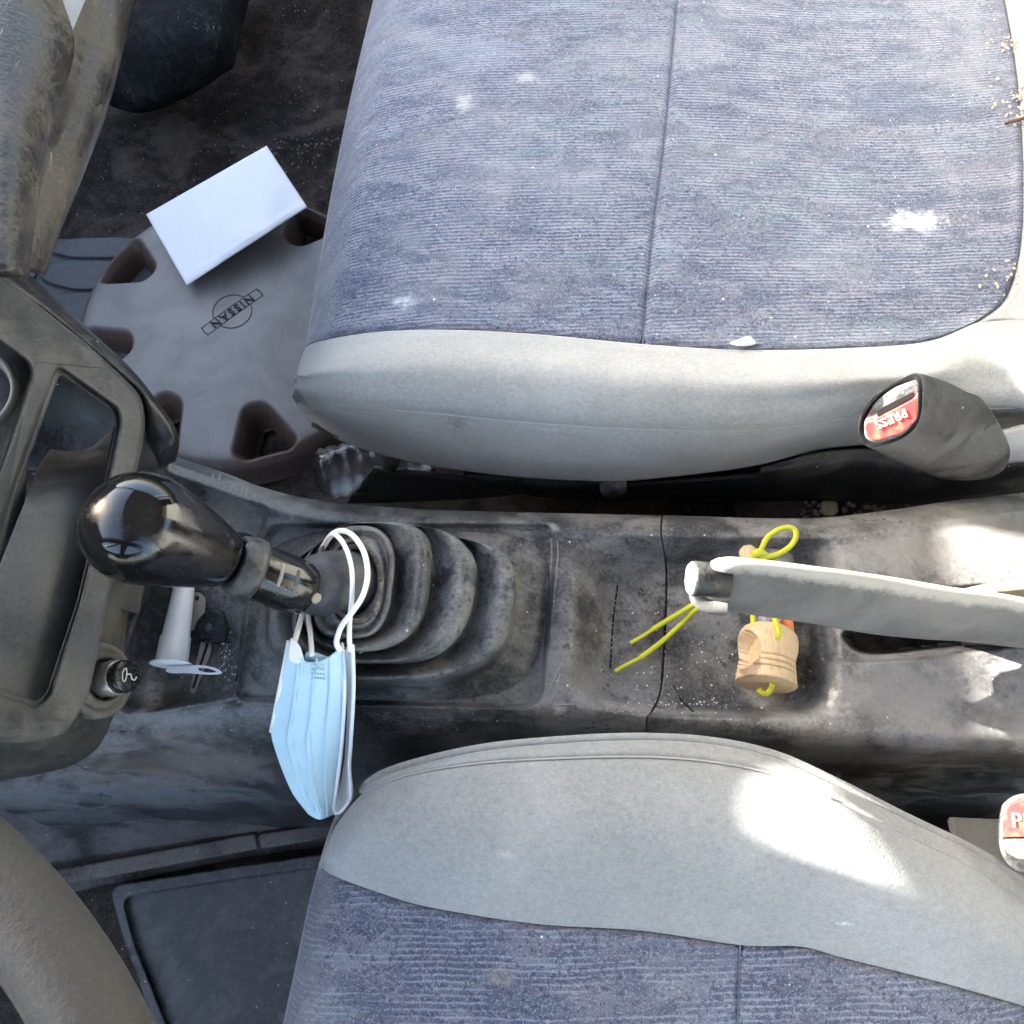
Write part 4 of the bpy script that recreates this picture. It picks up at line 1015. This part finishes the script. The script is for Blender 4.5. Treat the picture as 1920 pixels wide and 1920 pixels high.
# ------------------------------------------------------------------ face mask
mask = thing('face_mask', 'light blue pleated face mask hanging from the gear lever by its ear loops', 'face mask', tp(600, 1370, .28))
m, nt, b, co = new_mat('mask_blue')
n1 = noise(nt, co, 500, 3); n2 = noise(nt, co, 25, 4)
nt.links.new(mixc(nt, n2, (.46, .66, .75), (.54, .72, .79)), b.inputs['Base Color']); b.inputs['Roughness'].default_value = .8
b.inputs['Subsurface Weight'].default_value = .0; bump(nt, b, n1, .15, .0005)
M_mask = m
M_maskw = simple('mask_white', (.78, .80, .81), .8, var=.04, scale=200)
M_loop = simple('ear_loop_elastic', (.86, .84, .80), .75, var=.05, scale=300, gb=.2)
def mask_z(px, py):
    return kn(py, [(1190, .362), (1230, .357), (1290, .338), (1350, .320), (1420, .304), (1480, .296), (1540, .290)])
X, Y, S, T_ = coons([(541, 1204), (560, 1232), (580, 1243), (610, 1236), (632, 1220), (641, 1208)], [(578, 1527), (592, 1535), (604, 1536), (626, 1527)],
                    [(541, 1204), (530, 1260), (516, 1330), (508, 1372), (521, 1422), (547, 1485), (578, 1527)],
                    [(641, 1208), (645, 1290), (640, 1390), (631, 1470), (626, 1527)], 80, 110)
pl = S * 4.0
relief = .0022 * (1 - (pl % 1.0)) * sstep(0.0, .12, T_) + .006 * np.sin(S * 3.14) + .0006 * np.sin(T_ * 40 + S * 9) * sstep(.9, .2, S)
fpan = mk('front_panel', PA(X, Y, mask_z(X, Y) + relief).reshape(-1, 3), grid_faces(110, 80), M_mask, mask, solid=.0008)
X, Y, S, T_ = coons([(643, 1212), (650, 1214), (661, 1212)], [(622, 1526), (640, 1523), (652, 1508)], [(643, 1212), (650, 1300), (648, 1390), (640, 1460), (622, 1526)], [(661, 1212), (662, 1290), (657, 1390), (655, 1450), (658, 1490), (652, 1508)], 24, 90)
mk('back_panel', PA(X, Y, mask_z(X, Y) - .007 + .004 * S).reshape(-1, 3), grid_faces(90, 24), M_maskw, mask, solid=.0008)
def mline(name, pts, r, mat, dz=.004): return tube(name, [(x, y, float(mask_z(x, y)) + dz) for x, y in pts], r, mat, mask, 8, 70)
mline('edge_binding', [(641, 1206), (646, 1290), (641, 1390), (632, 1470), (626, 1515), (634, 1526), (652, 1508), (659, 1490), (655, 1440), (658, 1390), (663, 1290), (661, 1210)], .0011, M_maskw, .0015)
mline('edge_binding', [(541, 1202), (530, 1260), (516, 1330), (508, 1372)], .0011, M_maskw, .001)
X, Y, S, T_ = coons([(545, 1196), (553, 1200), (562, 1212)], [(541, 1240), (555, 1245), (570, 1240)], [(545, 1196), (542, 1215), (541, 1240)], [(562, 1212), (566, 1225), (570, 1240)], 12, 16)
mk('corner_fold', PA(X, Y, mask_z(X, Y) + .006).reshape(-1, 3), grid_faces(16, 12), M_maskw, mask, solid=.0008)
X, Y, S, T_ = coons([(574, 1222), (590, 1224), (612, 1232)], [(570, 1246), (590, 1248), (616, 1240)], [(574, 1222), (571, 1232), (570, 1246)], [(612, 1232), (615, 1236), (616, 1240)], 14, 12)
mk('corner_fold', PA(X, Y, mask_z(X, Y) + .001).reshape(-1, 3), grid_faces(12, 14), M_mask, mask, solid=.0008)
M_stitch = simple('weld_mark', (.33, .47, .55), .8)
for i in range(5):
    for j in range(4):
        x, y = 584 + i * 5.4 + j * .6, 1246 + j * 8.5 + i * .3
        S_ = (x - 538) / 105
        zz = float(mask_z(x, y)) + .0022 * (1 - ((S_ * 4) % 1)) + .006 * math.sin(S_ * 3.14) + .0006
        tube('weld_mark', [(x, y - 1.4, zz), (x, y, zz), (x, y + 1.4, zz)], .00045, M_stitch, fpan, 5, 4)
for fr in (.30, .55, .78):
    pts = []
    for t in np.linspace(.06, .97, 12):
        yy = 1215 + t * 315; xl = float(np.interp(yy, [1204, 1260, 1330, 1372, 1422, 1485, 1527], [541, 530, 516, 508, 521, 547, 578])); xr = float(np.interp(yy, [1208, 1290, 1390, 1470, 1527], [641, 645, 640, 631, 626]))
        x = xl + (xr - xl) * fr; pts.append((x, yy, float(mask_z(x, yy)) + .006 * math.sin(fr * 3.14) + .0022 * (1 - (fr * 4) % 1) - .0002))
    tube('pleat_edge', pts, .00045, M_mask, fpan, 6, 60)
def loopz(z0): return z0
tube('ear_loop', [(637, 1220, .362), (631, 1203, .365), (641, 1173, .368), (661, 1147, .371), (680, 1117, .373), (689, 1080, .373), (684, 1040, .374), (667, 1010, .373), (647, 996, .371), (625, 1000, .366), (607, 1024, .356), (590, 1060, .340), (574, 1110, .345), (567, 1150, .352), (556, 1190, .360), (549, 1214, .362)], .00155, M_loop, mask, 10, 160)
tube('ear_loop', [(657, 1222, .360), (655, 1195, .363), (656, 1160, .366), (660, 1117, .370), (660, 1073, .373), (652, 1037, .375), (638, 1011, .374), (622, 1003, .368), (606, 1026, .355), (594, 1070, .338), (580, 1110, .345), (578, 1150, .352), (582, 1190, .358), (585, 1230, .360)], .00140, M_loop, mask, 10, 160)

# ------------------------------------------------------------------ white tube, key, tag in the coin tray
vial = thing('plastic_tube', 'white tapered plastic tube with ring tab lying in the coin tray', 'plastic tube', tp(330, 1170, .287))
M_white = simple('milky_plastic', (.70, .70, .74), .35, var=.04, scale=60)
t0, t1 = P(352, 1060, .2975), P(321, 1246, .300)
TL = (t1 - t0).length
lathe('tube_body', [(0, .0001), (0, .0048), (.002, .0055), (TL * .72, .0082), (TL * .735, .0090), (TL * .985, .0095), (TL * .99, .0122), (TL, .0124), (TL * 1.004, .0115), (TL * 1.006, .0001)], t0, t1 - t0, M_white, vial, 44)
RT = [(350, 1249), (372, 1247), (400, 1251), (414, 1258), (416, 1263), (400, 1265), (375, 1264), (350, 1262), (320, 1262), (310, 1256), (330, 1250)]
RT2 = [(372, 1253), (388, 1253), (402, 1257), (405, 1260), (390, 1261), (376, 1258)]
plate('ring_tab', crom(RT, 50, True), .302, .0018, M_white, vial, holes=[crom(RT2, 24, True)[::-1]], bevel=1.2)
key = thing('car_key', 'black headed car key lying beside the white plastic tube', 'key', tp(390, 1190, .287))
M_keyb = plastic('key_plastic', (.005, .005, .006), (.010, .010, .011), .2, 60, .35, 900, .1, spec=.25)
KH = crom([(398, 1142), (418, 1148), (429, 1172), (426, 1198), (408, 1206), (382, 1202), (365, 1186), (370, 1164), (384, 1148)], 44, True)
khd = plate('key_head', KH, .2985, .009, M_keyb, key, bevel=7)
lathe('key_logo', [(0, .0025), (.0008, .0025), (.0010, .002), (.0010, .0001)], P(391, 1177, .2982), (0, 0, 1), plastic('key_dot', (.03, .03, .03), (.09, .09, .09), .4, 80), khd, 24)
M_steel = simple('worn_steel', (.32, .28, .25), .4, .8, .4, 150)
kbl = plate('key_blade', rpoly([(376, 1203), (400, 1204), (392, 1235), (376, 1275), (366, 1300), (355, 1298), (362, 1262)], 3), .2895, .0025, M_steel, key, bevel=1.2)
tube('blade_groove', [(389, 1206, .290), (378, 1240, .290), (362, 1290, .290)], .0007, M_gap, kbl, 6, 20)
mtag = thing('metal_tag', 'thin grey metal tag with a hole under the white plastic tube', 'tag', tp(372, 1150, .287))
plate('tag_plate', rpoly([(356, 1112), (374, 1110), (386, 1122), (384, 1150), (366, 1180), (350, 1185)], 6), .2905, .0016, simple('tag_metal', (.33, .30, .28), .45, .4, .2), mtag, holes=[crom([(366, 1118), (370, 1116), (373, 1120), (371, 1126), (367, 1126), (365, 1122)], 16, True)[::-1]], bevel=1)

# ------------------------------------------------------------------ wooden cap scent bottle on its cord
scent = thing('scent_bottle', 'little scent bottle with carved wooden cap on a yellow cord under the handbrake', 'air freshener', tp(1440, 1230, .285))
m, nt, b, co = new_mat('beech_wood')
n1 = noise(nt, co, 1, 5, .65, .5, (500, 70, 500)); n2 = noise(nt, co, 30, 4)
c_ = mixc(nt, n2, (.49, .35, .195), (.59, .44, .265)); c_ = mixc(nt, ramp(nt, n1, .5, .7, 0, .6), c_, (.33, .20, .10)); c_ = mixc(nt, blob(nt, co, tp(1402, 1236, .312), (.0085, .0125, .012), .25, .3), c_, (.26, .175, .11))  # last mix paints the shade inside the gouge as darker brown
nt.links.new(c_, b.inputs['Base Color']); b.inputs['Roughness'].default_value = .6; bump(nt, b, n1, .1, .0005)
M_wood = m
w0, w1 = P(1441, 1180, .297), P(1436, 1283, .300)
WL = (w1 - w0).length; pxs = mm(1, .303)
prof = [(0, .0001), (0, 38 * pxs), (.0012, 44 * pxs), (.004, 49 * pxs), (.008, 51.5 * pxs), (WL * .38, 51 * pxs), (WL * .5, 48.5 * pxs), (WL * .585, 47.5 * pxs),
        (WL * .595, 43.5 * pxs), (WL * .61, 43.5 * pxs), (WL * .62, 48 * pxs), (WL * .685, 48.5 * pxs), (WL * .695, 44.5 * pxs), (WL * .71, 44.5 * pxs), (WL * .72, 49 * pxs), (WL * .79, 50 * pxs),
        (WL * .80, 45.5 * pxs), (WL * .815, 45.5 * pxs), (WL * .825, 50 * pxs), (WL * .93, 51 * pxs), (WL * .985, 52 * pxs), (WL, 51 * pxs), (WL * 1.005, 50 * pxs), (WL * 1.005, .0001)]
pd = []
for (d0_, r0_), (d1_, r1_) in zip(prof[:-1], prof[1:]):
    k_ = max(1, int(abs(d1_ - d0_) / .0007)); pd += [(d0_ + (d1_ - d0_) * i / k_, r0_ + (r1_ - r0_) * i / k_) for i in range(k_)]
pd.append(prof[-1])
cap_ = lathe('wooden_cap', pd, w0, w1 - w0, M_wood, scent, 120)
a_, u_, v_ = frame_of(w1 - w0)
nd_ = Vector((-.93, 0, .37)); nd_ = (nd_ - a_ * nd_.dot(a_)).normalized(); tn_ = a_.cross(nd_)
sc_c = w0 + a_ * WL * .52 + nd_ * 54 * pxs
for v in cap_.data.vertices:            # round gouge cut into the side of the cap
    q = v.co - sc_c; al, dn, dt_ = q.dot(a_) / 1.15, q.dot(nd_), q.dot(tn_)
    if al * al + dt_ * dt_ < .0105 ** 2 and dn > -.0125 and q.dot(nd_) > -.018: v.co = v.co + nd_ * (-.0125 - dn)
M_cord = simple('yellow_cord', (.46, .47, .03), .7, var=.15, scale=500, gb=.3)
lathe('bottle_neck', [(0, .0075), (.003, .0085), (.005, .0075), (.008, .0085), (.010, .0075), (.013, .0085), (.016, .008), (.026, .014), (.03, .015), (.05, .015), (.052, .0001)], P(1438, 1184, .3), (w0 - w1), simple('glass_grey', (.5, .45, .47), .1, trans=.6), scent, 32)
lathe('orange_stopper', [(0, .006), (.008, .006), (.009, .005), (.009, .0001)], P(1470, 1182, .296), (0, 1, .05), simple('orange_plastic', (.75, .20, .06), .5), scent, 24)
zf = .290
lathe('wooden_bead', [(-.006, .001), (-.005, .004), (-.002, .0062), (.002, .0062), (.005, .004), (.006, .001)], P(1404, 1040, .306), (1, .2, 0), M_wood, scent, 28)
CR = .00175
tube('cord', [(1458, 1196, .322), (1460, 1186, .325), (1455, 1168, .322), (1448, 1140, .315), (1438, 1090, .31), (1428, 1050, .309), (1424, 1040, .311), (1436, 1012, .314), (1454, 996, .316), (1474, 989, .317), (1490, 993, .317), (1492, 1008, .316), (1480, 1026, .314), (1456, 1040, .312), (1430, 1046, .312), (1416, 1060, .306), (1414, 1100, .300), (1412, 1150, .303), (1413, 1180, .306)], CR, M_cord, scent, 10, 200)
tube('knot', [(1412, 1042, .311), (1424, 1036, .314), (1436, 1044, .311), (1424, 1050, .309)], .0026, M_cord, scent, 10, 40, closed=True)
tube('cord', [(1420, 1050, .302), (1380, 1085, .298), (1330, 1116, .297), (1300, 1134, .2965), (1260, 1158, .282), (1224, 1180, .2765)], CR, M_cord, scent, 10, 80)
tube('cord', [(1424, 1052, .302), (1390, 1092, .298), (1340, 1125, .297), (1308, 1140, .2965), (1280, 1168, .2815), (1240, 1204, .2765), (1200, 1234, .2765)], CR, M_cord, scent, 10, 80)
tube('cord_tip', [(1226, 1179, .2765), (1206, 1192, .276), (1182, 1206, .276)], CR * .72, M_cord, scent, 10, 20)
tube('cord_tip', [(1202, 1233, .2765), (1178, 1245, .276), (1153, 1259, .277)], CR * .72, M_cord, scent, 10, 20)
tube('cord', [(1448, 1282, .306), (1446, 1292, .302), (1438, 1300, .299), (1428, 1298, .299), (1422, 1292, .3)], CR, M_cord, scent, 10, 30)

# ------------------------------------------------------------------ belt buckles
M_buck = plastic('buckle_plastic', (.022, .022, .022), (.085, .083, .078), .4, 22, .5, 900, .2, specks=.15, scratch=.3)
m, nt, b, co = new_mat('buckle_red')
n1 = noise(nt, co, 90, 4)
nt.links.new(mixc(nt, ramp(nt, n1, .45, .65, 0, .55), (.52, .05, .05), (.62, .24, .13)), b.inputs['Base Color']); b.inputs['Roughness'].default_value = .4
M_red = m
M_pale = simple('pale_plastic', (.5, .49, .49), .5)
M_paleL = simple('letter_white', (.8, .78, .75), .6)
M_facep = plastic('buckle_face', (.07, .07, .07), (.26, .255, .25), .4, 60)
buck = thing('seat_belt_buckle', 'black seat belt buckle with red button beside the passenger bolster', 'buckle', tp(1760, 830, .30))
fr = [(1727, 702, .420), (1676, 719, .424), (1637, 748, .424), (1612, 790, .418), (1616, 826, .408), (1640, 840, .402), (1698, 822, .402), (1728, 784, .408)]
bk = [(1840, 748, .395), (1800, 770, .37), (1770, 800, .34), (1740, 850, .31), (1745, 885, .300), (1790, 900, .298), (1868, 892, .305), (1893, 840, .34)]
fr_ = np.array(fr); bk_ = np.array(bk); cf = fr_.mean(0)
r0 = cf + (fr_ - cf) * .86; r0[:, 2] -= .0; r1 = cf + (fr_ - cf) * .97; r1[:, 2] += .001
mid = fr_ * .62 + bk_ * .38; mid += (mid - mid.mean(0)) * .06
m2 = fr_ * .25 + bk_ * .75; m2 += (m2 - m2.mean(0)) * .02
be = bk_.mean(0) + (bk_ - bk_.mean(0)) * .6; be[:, 0] += 14
loft('housing', [r0, r1, fr_, mid, m2, bk_, be], M_buck, buck, 64, 50)
fz = lambda x, y: .4165 + (790 - np.asarray(y)) * .00010 + 0 * np.asarray(x)
plate('face', rpoly([(1722, 710), (1678, 726), (1642, 752), (1620, 790), (1622, 822), (1642, 832), (1694, 815), (1721, 782)], 12), lambda x, y: fz(x, y) + .004, .006, M_facep, buck, bevel=2)
plate('slot', rpoly([(1642, 770), (1712, 734), (1714, 744), (1646, 782)], 3), lambda x, y: fz(x, y) + .0052, .003, M_gap, buck, bevel=1)
rbt = plate('release_button', rpoly([(1619, 794), (1640, 786), (1714, 747), (1722, 733), (1720, 786), (1692, 812), (1642, 828), (1624, 818)], 8), lambda x, y: fz(x, y) + .0068, .004, M_red, buck, bevel=3)
zt = lambda y: .4165 + (790 - y) * .0001 + .0070
tx = P(1640, 797, zt(797)) - P(1706, 768, zt(768)); ty_ = P(1680, 800, zt(800)) - P(1666, 770, zt(770))
ty_ = ty_ - tx * (ty_.dot(tx) / tx.dot(tx))
text_mesh('lettering', 'PRESS', tuple(P(1671, 785, zt(785))), tx, ty_, .0062, .0004, M_paleL, rbt, 1.12)
surf('belt_stalk', [[(1880, 815, .33), (1930, 800, .33), (2000, 785, .33)], [(1885, 845, .32), (1930, 835, .32), (2000, 820, .32)], [(1880, 870, .30), (1930, 866, .3), (2000, 860, .3)]], 12, 12, simple('stalk_grey', (.33, .33, .33), .6), buck, .006)
dbk = thing('seat_belt_buckle', 'red buttoned seat belt buckle beside the driver bolster at the right edge', 'buckle', tp(1920, 1560, .26))
O2 = [(1886, 1502), (1918, 1488), (2010, 1486), (2020, 1560), (2010, 1625), (1950, 1640), (1905, 1632), (1878, 1602), (1872, 1560), (1876, 1520)]
plate('housing', crom(O2, 60, True), .335, .05, M_buck, dbk, bevel=9)
rbt2 = plate('release_button', rpoly([(1884, 1512), (1920, 1498), (2010, 1496), (2010, 1568), (1878, 1570), (1877, 1548)], 10), .3385, .005, M_red, dbk, bevel=2.5)
plate('face', rpoly([(1880, 1573), (2010, 1571), (2006, 1610), (1950, 1616), (1908, 1610), (1886, 1598)], 9), .3375, .005, M_facep, dbk, bevel=2)
text_mesh('lettering', 'PRESS', tuple(P(1949, 1545, .3388)), (1, -.12, 0), (.12, 1, 0), .0105, .0004, M_pale, rbt2, 1.1)

# ------------------------------------------------------------------ steering wheel at the lower left
wheel = thing('steering_wheel', 'worn grey-brown steering wheel rim at the lower left corner', 'steering wheel', tp(60, 1880, .55))
m, nt, b, co = new_mat('worn_rim')
n1 = noise(nt, co, 40, 5, .6); n2 = noise(nt, co, 900, 3, .6); n3 = noise(nt, co, 1, 3, .6, .3, (500, 2500, 500))
c_ = mixc(nt, n1, (.032, .031, .028), (.060, .057, .050)); c_ = mixc(nt, ramp(nt, n2, .45, .7, 0, .35), c_, (.09, .08, .07))
nt.links.new(c_, b.inputs['Base Color']); b.inputs['Roughness'].default_value = .65; bump(nt, b, noise(nt, co, 380, 4, .7), .6, .001)
M_rim = m
pe = P(182, 1745, .55)
nd = Vector((-.72, -.69, 0)).normalized()
WR = .200; wc = pe + nd * WR
V = []; na, nb = 160, 28
for i in range(na):
    t = 2 * math.pi * i / na; rd = Vector((math.cos(t), math.sin(t), 0))
    for j in range(nb):
        q = 2 * math.pi * j / nb
        V.append(wc + rd * (WR - .0108 + .0108 * math.cos(q)) + Vector((0, 0, .013 * math.sin(q))))
F = [(i * nb + j, ((i + 1) % na) * nb + j, ((i + 1) % na) * nb + (j + 1) % nb, i * nb + (j + 1) % nb) for i in range(na) for j in range(nb)]
rim = mk('rim', V, F, M_rim, wheel)
tube('rim_lip', [tuple(wc + Vector((math.cos(t), math.sin(t), 0)) * (WR - .0232) + Vector((0, 0, -.004))) for t in np.linspace(0, 2 * math.pi, 40, endpoint=False)], .0028, M_rim, rim, 10, 200, closed=True, raw=True)
sp = (P(-40, 1850, .59) - wc)
hubw = [(wc.x, wc.y, .525)]
for ang in (math.atan2(-nd.y, -nd.x) + .42, math.atan2(-nd.y, -nd.x) - 1.0, math.atan2(-nd.y, -nd.x) + 2.4):
    e = wc + Vector((math.cos(ang), math.sin(ang), 0)) * (WR - .025); mdl = wc + Vector((math.cos(ang), math.sin(ang), 0)) * .1
    tube('spoke', [tuple(wc + Vector((0, 0, -.025))), (mdl.x, mdl.y, .538), (e.x, e.y, .546)], .016, M_rim, wheel, 16, 30, raw=True)
lathe('hub_pad', [(-.03, .05), (-.02, .062), (.0, .060), (.012, .045), (.016, .0001)], (wc.x, wc.y, .525), (0, 0, 1), M_rim, wheel, 48)

# ------------------------------------------------------------------ crumbs, grit, pebbles
def grit(name, items, mat, label):
    V, F = [], []
    ico = bmesh.new(); bmesh.ops.create_icosphere(ico, subdivisions=1, radius=1)
    base = [v.co.copy() for v in ico.verts]; tri_ = [[v.index for v in f.verts] for f in ico.faces]; ico.free()
    for (x, y, z, r) in items:
        o0 = len(V); sx, sy, sz = [r * rnd.uniform(.6, 1.3) for _ in range(3)]
        rot = Matrix.Rotation(rnd.uniform(0, 6.28), 3, 'Z')
        for c_ in base:
            q = rot @ Vector((c_.x * sx, c_.y * sy, c_.z * sz * .7)); q *= rnd.uniform(.85, 1.1)
            V.append((x + q.x, y + q.y, z + q.z))
        F += [[k + o0 for k in t] for t in tri_]
    o = mk(name, V, F, mat, None, smooth=False); o['kind'] = 'stuff'; o['label'] = label; o['category'] = 'debris'
    return o
M_crumb = simple('crumbs', (.62, .55, .42), .8, var=.35, scale=300)
M_dust = simple('light_grit', (.62, .61, .58), .85, var=.3, scale=300)
it = []
rx_ = cv(Rp, 1)
for _ in range(75):
    y = rnd.choice([rnd.gauss(85, 12), rnd.gauss(180, 30), rnd.gauss(215, 25), rnd.gauss(520, 22)]); x = float(rx_(y)) + rnd.uniform(-14, 10) - (rnd.random() ** 3) * 60
    if x > 1935: x = 1915
    q = P(x, y, float(zP(np.array(x), np.array(y)))); it.append((q.x, q.y, q.z + .0006, rnd.uniform(.0006, .0019)))
grit('seat_crumbs', it, M_crumb, 'pale crumbs gathered at the rear edge of the passenger cushion')
it = []
for _ in range(150):
    x, y = rnd.uniform(1200, 1890), rnd.uniform(0, 640); q = P(x, y, float(zP(np.array(x), np.array(y)))); it.append((q.x, q.y, q.z + .0002, rnd.uniform(.00025, .0008)))
for _ in range(60):
    x, y = rnd.uniform(640, 1200), rnd.uniform(0, 640); q = P(x, y, float(zP(np.array(x), np.array(y)))); it.append((q.x, q.y, q.z + .0002, rnd.uniform(.0002, .0006)))
for _ in range(240):
    x, y = rnd.gauss(1330, 110), rnd.gauss(1250, 50)
    if rnd.random() < .35: x, y = rnd.gauss(1260, 60), rnd.gauss(1322, 8)
    if rnd.random() < .2: x, y = rnd.gauss(425, 8), rnd.gauss(1225, 25)
    q = P(x, y, float(zC(np.array(x), np.array(y)))); it.append((q.x, q.y, q.z + .0002, rnd.uniform(.0002, .0007)))
grit('dust_specks', it, M_dust, 'white dust specks and grit on the seat cloth and console tray')
it = []
for _ in range(160):
    x, y = rnd.gauss(560, 60), rnd.gauss(285, 18)
    if rnd.random() < .25: x, y = rnd.uniform(130, 620), rnd.uniform(150, 440)
    q = P(x, y, .006); it.append((q.x, q.y, q.z, rnd.uniform(.0006, .002)))
for _ in range(120):
    x, y = rnd.uniform(1500, 1720), rnd.gauss(962, 14); q = P(x, y, .14); it.append((q.x, q.y, .142, rnd.uniform(.0008, .003)))
grit('floor_grit', it, simple('brown_grit', (.16, .13, .11), .9, var=.5, scale=200), 'brown grit scattered on the carpet beside the paper slip')
def lump(name, px, py, z, r, mat, label, cat, flat=.6, seed=1):
    rr2 = random.Random(seed); bm = bmesh.new(); bmesh.ops.create_icosphere(bm, subdivisions=2, radius=r)
    for v in bm.verts: v.co *= rr2.uniform(.8, 1.18); v.co.z *= flat
    me = bpy.data.meshes.new(name); bm.to_mesh(me); bm.free(); me.materials.append(mat)
    o = bpy.data.objects.new(name, me); COL.objects.link(o); o.location = P(px, py, z); tag(o, label, cat); return o
lump('pebble', 1554, 952, .145, .008, simple('tan_stone', (.38, .31, .20), .8, var=.3), 'tan pebble in the dark gap beside the passenger seat', 'pebble', .6, 4)
ledge = struct(surf('gap_ledge', [[(1380, 915, .14), (1650, 915, .14), (2000, 900, .14)], [(1380, 950, .138), (1650, 950, .138), (2000, 940, .138)], [(1380, 1000, .135), (1650, 1000, .135), (2000, 990, .135)]], 20, 12, M_carpet, None, .01))
sx_ = [(1368, 643), (1385, 636), (1404, 630), (1412, 636), (1417, 644), (1400, 649), (1380, 648)]
chip = plate('paper_scrap', crom(sx_, 30, True), lambda x, y: zP(x, y) + .004 + .0015 * np.sin(np.asarray(x) * .12), .0012, M_paper, None, bevel=1)
tag(chip, 'torn white scrap lying on the edge of the passenger bolster', 'paper scrap')
tw = tube('twig', [(1884, 232, float(zP(np.array(1884.), np.array(232.))) + .002), (1900, 227, float(zP(np.array(1900.), np.array(227.))) + .003), (1922, 221, float(zP(np.array(1922.), np.array(221.))) + .003)], .0013, simple('bark', (.12, .06, .045), .8), None, 8, 16)
tag(tw, 'short brown twig among crumbs at the rear cushion edge', 'twig')
hk = tube('wire_hook', [(668, 1217, .348), (676, 1224, .348), (681, 1215, .348), (678, 1206, .348)], .0006, M_steel, None, 6, 24)
tag(hk, 'tiny bent wire hook beside the face mask edge', 'wire')
bpy.context.view_layer.update()
